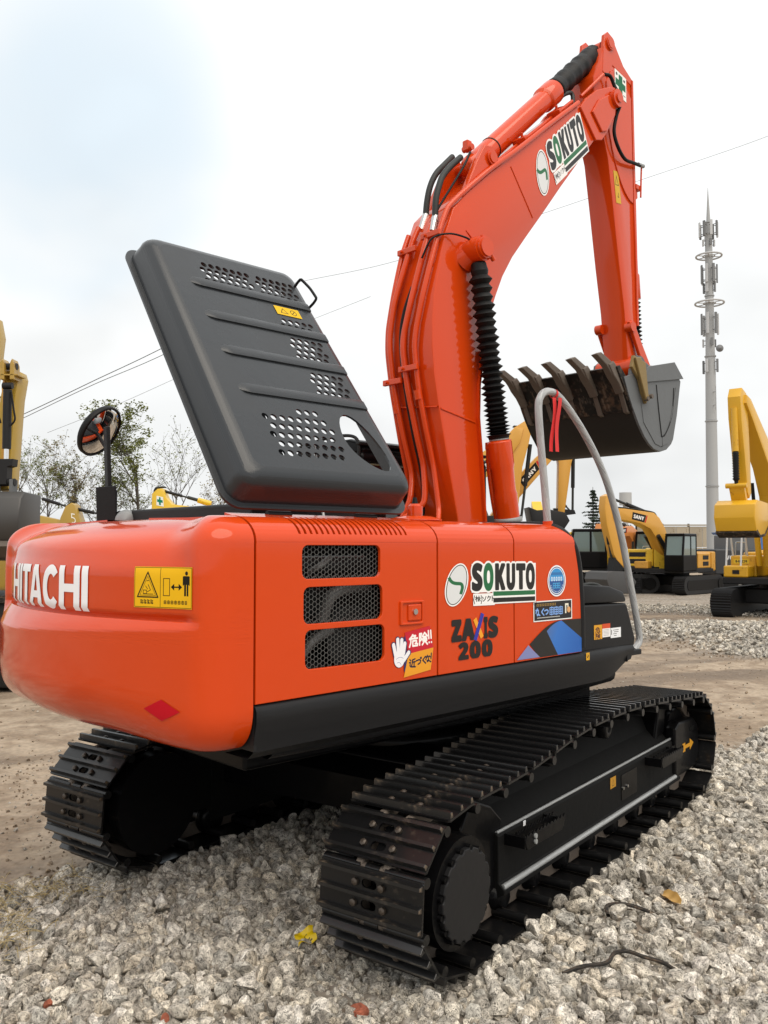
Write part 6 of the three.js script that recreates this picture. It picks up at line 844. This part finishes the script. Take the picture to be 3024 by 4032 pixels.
{ // telecom mast
  const g = thing('telecom_mast', 'tall pale grey telecom mast with ring platforms and antennas', 'mast'); g.position.copy(P(-15.4, 0, 61.3)); const grey = std(lin(0.36, 0.37, 0.375), 0.6), dk = std(lin(0.16, 0.165, 0.17), 0.6), lt = std(lin(0.48, 0.49, 0.5), 0.6);
  const secs = [[0, 6.6, 0.46, 0.43], [6.62, 11.5, 0.43, 0.40], [11.52, 16.4, 0.40, 0.36], [16.42, 21, 0.34, 0.30], [21.02, 26.6, 0.30, 0.24]];
  for (const [y0, y1, r0, r1] of secs) part('mast_section', [rod(V(0, y0, 0), V(0, y1, 0), r0, r1, 20), rod(V(0, y1 - 0.08, 0), V(0, y1, 0), r1 + 0.06, r1 + 0.06, 20)], grey, g);
  part('spire', rod(V(0, 26.5, 0), V(0, 29.3, 0), 0.16, 0.01, 10), grey, g);
  for (const [y, r] of [[24.0, 0.92], [20.4, 1.03]]) { const t = part('ring_platform', [new THREE.TorusGeometry(r, 0.07, 8, 36).rotateX(Math.PI / 2).translate(0, y, 0), new THREE.TorusGeometry(0.42, 0.05, 6, 24).rotateX(Math.PI / 2).translate(0, y, 0)], lt, g); for (let k = 0; k < 6; k++) { const a = k * 60 * R + 0.3; part('spoke', rod(V(Math.cos(a) * 0.3, y, Math.sin(a) * 0.3), V(Math.cos(a) * r, y, Math.sin(a) * r), 0.04, 0.04, 6), lt, t); } }
  const ant = (y, n, r, h, ph) => { for (let k = 0; k < n; k++) { const a = ph + k / n * 6.28318, c = Math.cos(a), s = Math.sin(a); const p = part('antenna_panel', box(0.19, h, 0.11, 0, 0, 0, 0.02).rotateY(-a + Math.PI / 2).translate(c * r, y, s * r), k % 2 ? lt : dk, g); part('antenna_bracket', [rod(V(c * 0.2, y + h * 0.3, s * 0.2), V(c * r, y + h * 0.3, s * r), 0.03, 0.03, 6), rod(V(c * 0.2, y - h * 0.3, s * 0.2), V(c * r, y - h * 0.3, s * r), 0.03, 0.03, 6)], dk, p); } };
  ant(26.0, 8, 0.66, 1.15, 0.2); ant(25.0, 4, 0.42, 0.5, 0.9); ant(22.6, 7, 0.56, 1.4, 0.7); ant(21.6, 4, 0.42, 0.8, 0.1); ant(18.8, 6, 0.6, 1.6, 0.5); ant(17.4, 3, 0.5, 0.6, 1.0); ant(15.6, 4, 0.55, 1.0, 0.2);
  part('dish', lathe([[0, 0], [0.2, 0.03], [0.28, 0.1], [0, 0.22]], V(0.75, 16.8, 0.3), V(1.1, 16.8, 0.9), 14), dk, g);
  for (const s of [-1, 1]) part('cable_ladder', [rod(V(s * 0.62 * 0.8, 12.2, s * 0.5), V(s * 0.62 * 0.8, 14.0, s * 0.5), 0.035, 0.035, 6), rod(V(0, 13.6, 0), V(s * 0.5, 13.6, s * 0.5), 0.03, 0.03, 6), rod(V(0, 12.6, 0), V(s * 0.5, 12.6, s * 0.5), 0.03, 0.03, 6)], grey, g);
}
{ // boundary wall of sheet panels
  const g = thing('boundary_wall', 'long tan panelled boundary wall on the right horizon', 'wall'); g.position.copy(P(-24.6, 0, 73.1)); g.rotation.y = 36.65 * R; const a = [std(lin(0.38, 0.33, 0.25), 0.85, 0, { map: yellowTex }), std(lin(0.33, 0.285, 0.215), 0.85, 0, { map: yellowTex })];
  for (let i = 0; i < 16; i++) for (let j = 0; j < 2; j++) part('wall_panel', box(1.16, 1.9, 0.1, -0.4 + i * 1.2, 1.0 + j * 1.94, 0.02 * ((i + j) % 2), 0.02), a[(i * 3 + j) % 2], g);
  for (let i = 0; i < 9; i++) part('wall_post', box(0.14, 4.2, 0.2, -1.0 + i * 2.4, 2.05, -0.14), darkBody, g); part('coping', box(19.6, 0.12, 0.3, 8.6, 4.02, -0.02), a[1], g);
  const t = thing('water_tank', 'pale grey cylindrical tank top behind the amber boom', 'tank'); t.position.copy(P(-21.0, 0, 58.4)); part('drum', rod(V(0, 5.2, 0), V(0, 6.15, 0), 0.46, 0.46, 24), std(lin(0.42, 0.43, 0.43), 0.6), t); part('tower_leg', rod(V(0, 0, 0), V(0, 5.2, 0), 0.2, 0.2, 12), std(lin(0.42, 0.43, 0.43), 0.6), t);
}
// ---------- trees ----------
const barkMat = std(lin(0.085, 0.075, 0.065), 0.95);
function leafQuads(list, size, mats) { // small bent leaves
  const pos = [], idx = []; list.forEach(p => { const s = size * rr(0.7, 1.3), a = rr(0, 6.28), t = rr(-0.9, 0.9), d = V(Math.cos(a), t, Math.sin(a)).normalize(), e = V(-Math.sin(a), rr(-0.7, 0.7), Math.cos(a)).normalize(), b = pos.length / 3; for (const [u, v] of [[-0.5, 0], [0, 0.32], [0.5, 0], [0, -0.32]]) pos.push(p.x + d.x * u * s + e.x * v * s, p.y + d.y * u * s + e.y * v * s, p.z + d.z * u * s + e.z * v * s); idx.push(b, b + 1, b + 2, b, b + 2, b + 3); });
  const g = new THREE.BufferGeometry(); g.setAttribute('position', new THREE.Float32BufferAttribute(pos, 3)); g.setIndex(idx); g.computeVertexNormals(); return g;
}
function tree(at, H, o) {
  const g = thing(o.name || 'slender_tree', o.label, 'tree', o.group || null); g.position.copy(P(at[0], 0, at[1]));
  const wood = [], tips = [];
  const grow = (p, d, L, r, lvl) => {
    const n = lvl === 0 ? 6 : 3; let q = p.clone(), dir = d.clone(); const pts = [q.clone()];
    for (let i = 0; i < n; i++) { dir.add(V(rr(-1, 1), rr(-0.1, 0.5), rr(-1, 1)).multiplyScalar(lvl === 0 ? 0.05 : 0.16)).normalize(); q = q.clone().addScaledVector(dir, L / n); pts.push(q.clone()); if (lvl > 0 || i > n * (o.from || 0.42)) { const kids = lvl === 0 ? 2 : lvl < 3 ? 1 + (rnd() < 0.6) : 0; for (let k = 0; k < kids; k++) { const side = V(rr(-1, 1), 0, rr(-1, 1)).normalize(), nd = dir.clone().multiplyScalar(o.up || 0.95).addScaledVector(side, rr(0.45, 0.9)).normalize(); if (lvl < (o.levels || 3)) grow(q, nd, L * (lvl === 0 ? rr(0.28, 0.46) : rr(0.5, 0.75)), r * (1 - i / n * 0.6) * 0.55, lvl + 1); } } }
    for (let i = 0; i + 1 < pts.length; i++) wood.push(rod(pts[i], pts[i + 1], Math.max(r * (1 - i / n * 0.75), 0.012), Math.max(r * (1 - (i + 1) / n * 0.75), 0.01), lvl < 2 ? 7 : 4, true)); if (lvl >= 2) { tips.push(pts[pts.length - 1]); if (rnd() < 0.4) tips.push(pts[1]); }
  };
  grow(V(0, 0, 0), V(o.lean || 0, 1, 0).normalize(), H, o.r || 0.15, 0);
  let top = 0.1; for (const t of tips) top = Math.max(top, t.y); const kk = H / top; g.scale.setScalar(kk);
  part('trunk', wood, barkMat, g);
  const leaves = []; for (const t of tips) { if (t.y < H * (o.low ?? 0.5)) continue; const n = o.leaf * 2.2 * (0.4 + rnd() * 1.2) * (fbm(t.x * 0.5 + at[0], t.y * 0.5, t.z * 0.5) > 0.46 ? 1.3 : 0.35); for (let k = 0; k < n; k++) leaves.push(V(t.x + rr(-1, 1) * o.spread, t.y + rr(-0.8, 0.8) * o.spread, t.z + rr(-1, 1) * o.spread)); }
  if (leaves.length) part('crown', leafQuads(leaves, o.size || 0.2), phys(o.col, 0.8, { transmission: 0.25, thickness: 0 }), g); return leaves.length;
}
const cOlive = lin(0.15, 0.175, 0.022), cBrown = lin(0.20, 0.16, 0.055), cGreen = lin(0.11, 0.14, 0.03);
let lv = 0;
lv += tree([-35.5, 24.6], 10.2, { label: 'tallest leafy olive green tree right of the round mirror', leaf: 12, spread: 0.36, col: cOlive, r: 0.24, size: 0.24, low: 0.2 });
lv += tree([-32.3, 24.6], 8.9, { label: 'nearly bare tree with thin twigs beside the grey engine cover', leaf: 0.7, spread: 0.24, col: cOlive, r: 0.14 });
lv += tree([-41.4, 24.4], 8.8, { label: 'broad brownish green tree left of the round mirror', leaf: 5, spread: 0.28, col: cBrown, r: 0.16 });
lv += tree([-43.2, 24.0], 8.4, { label: 'sparse olive tree next to the hanging dark bucket', leaf: 4.5, spread: 0.26, col: cOlive, r: 0.14 });
lv += tree([-39.4, 24.9], 6.2, { label: 'low thin tree with few leaves below the mirror', leaf: 1.2, spread: 0.24, col: cBrown, r: 0.12 });
lv += tree([-37.6, 25.8], 7.4, { label: 'slim tree with light leaves directly behind the mirror post', leaf: 2, spread: 0.25, col: cOlive, r: 0.13 });
lv += tree([-37.2, 24.4], 6.6, { label: 'thin sparse tree between mirror post and tallest tree', leaf: 1.4, spread: 0.24, col: cGreen, r: 0.11 });
lv += tree([-45.2, 24.6], 8.8, { label: 'twiggy brown tree rising beside the left excavator arm', leaf: 1.5, spread: 0.26, col: cBrown, r: 0.13 });
lv += tree([-30.4, 25.0], 6.0, { label: 'small bare tree mostly hidden by the engine cover', leaf: 1.5, spread: 0.24, col: cBrown, r: 0.1 });
lv += tree([-47.0, 24.2], 12.0, { label: 'dark leafy tree top showing past the far left boom', leaf: 3, spread: 0.28, col: cGreen, r: 0.2 });
{ // conifer
  const g = thing('conifer_tree', 'dark green conifer behind the amber excavator arm', 'tree'); g.position.copy(P(-26.6, 0, 65.4)); const H = 7.2, wood = [rod(V(0, 0, 0), V(0, H, 0), 0.14, 0.02, 8)], lf = [];
  for (let y = 0.9; y < H - 0.15; y += 0.26) { const r = (H - y) * 0.34 + 0.08; for (let k = 0; k < 7; k++) { const a = rr(0, 6.28), L = r * rr(0.55, 1.1), tip = V(Math.cos(a) * L, y - 0.1 + 0.12 * L * rr(0, 2), Math.sin(a) * L); wood.push(rod(V(0, y, 0), tip, 0.025, 0.008, 4, true)); for (let q = 0.15; q <= 1; q += 0.08) for (let z = 0; z < 2; z++) lf.push(V(0, y, 0).lerp(tip, q).add(V(rr(-0.1, 0.1), rr(-0.1, 0.04), rr(-0.1, 0.1)))); } }
  part('trunk', wood, barkMat, g); part('crown', leafQuads(lf, 0.22), std(lin(0.035, 0.055, 0.035), 0.9), g);
}
{ // reeds in front of the wall
  const pts = []; for (let i = 0; i < 1400; i++) { const u = rr(8, 19), h = rr(0.2, 3.0) * (0.6 + 0.5 * vnoise(u, 1)); pts.push(V(u, h, rr(0.6, 2))); } const b = part('dry_shrubs', leafQuads(pts, 0.35), std(lin(0.24, 0.19, 0.12), 0.9), scene); b.position.copy(P(-24.6, 0, 73.1)); b.rotation.y = 36.65 * R; b.userData = { kind: 'stuff', label: 'dry brown shrubs along the foot of the tan wall', category: 'shrub' };
}
// ---------- overhead wires ----------
{
  const wireMat = std(lin(0.10, 0.10, 0.10), 0.7);
  const WP = (pts, r, label) => solo('power_line', tube(pts.map(p => V(...p)), r, 80, 5), wireMat, label, 'wire', 'overhead wires');
  WP([[-46.0, 7.9, -19.8], [-42.4, 9.96, -22.5], [-39.6, 11.66, -24.6], [-36.4, 13.6, -27.0], [-30.6, 17.4, -31.3]], 0.024, 'upper dark overhead wire left of the engine cover');
  WP([[-46.0, 7.55, -19.8], [-42.4, 9.75, -22.5], [-39.6, 11.44, -24.6], [-36.2, 13.28, -27.1], [-30.4, 16.99, -31.4]], 0.02, 'second overhead wire just under the upper one');
  WP([[-50.8, 9.93, -28.7], [-47.2, 11.76, -31.4], [-43.6, 13.8, -34.1], [-39.0, 16.39, -37.5], [-32.9, 19.48, -42.1]], 0.012, 'thin lowest overhead wire above the leafy tree');
  WP([[-42.6, 19.0, -34.8], [-36.7, 20.53, -39.2], [-31.1, 22.1, -43.4], [-22.5, 25.64, -49.8], [-17.8, 27.68, -53.3], [-14.3, 29.16, -55.9], [-10.9, 30.65, -58.4], [-7.3, 32.47, -61.1]], 0.013, 'long faint overhead wire crossing behind the boom and arm');
}
console.log('leaves', lv);
renderer.render(scene, camera);
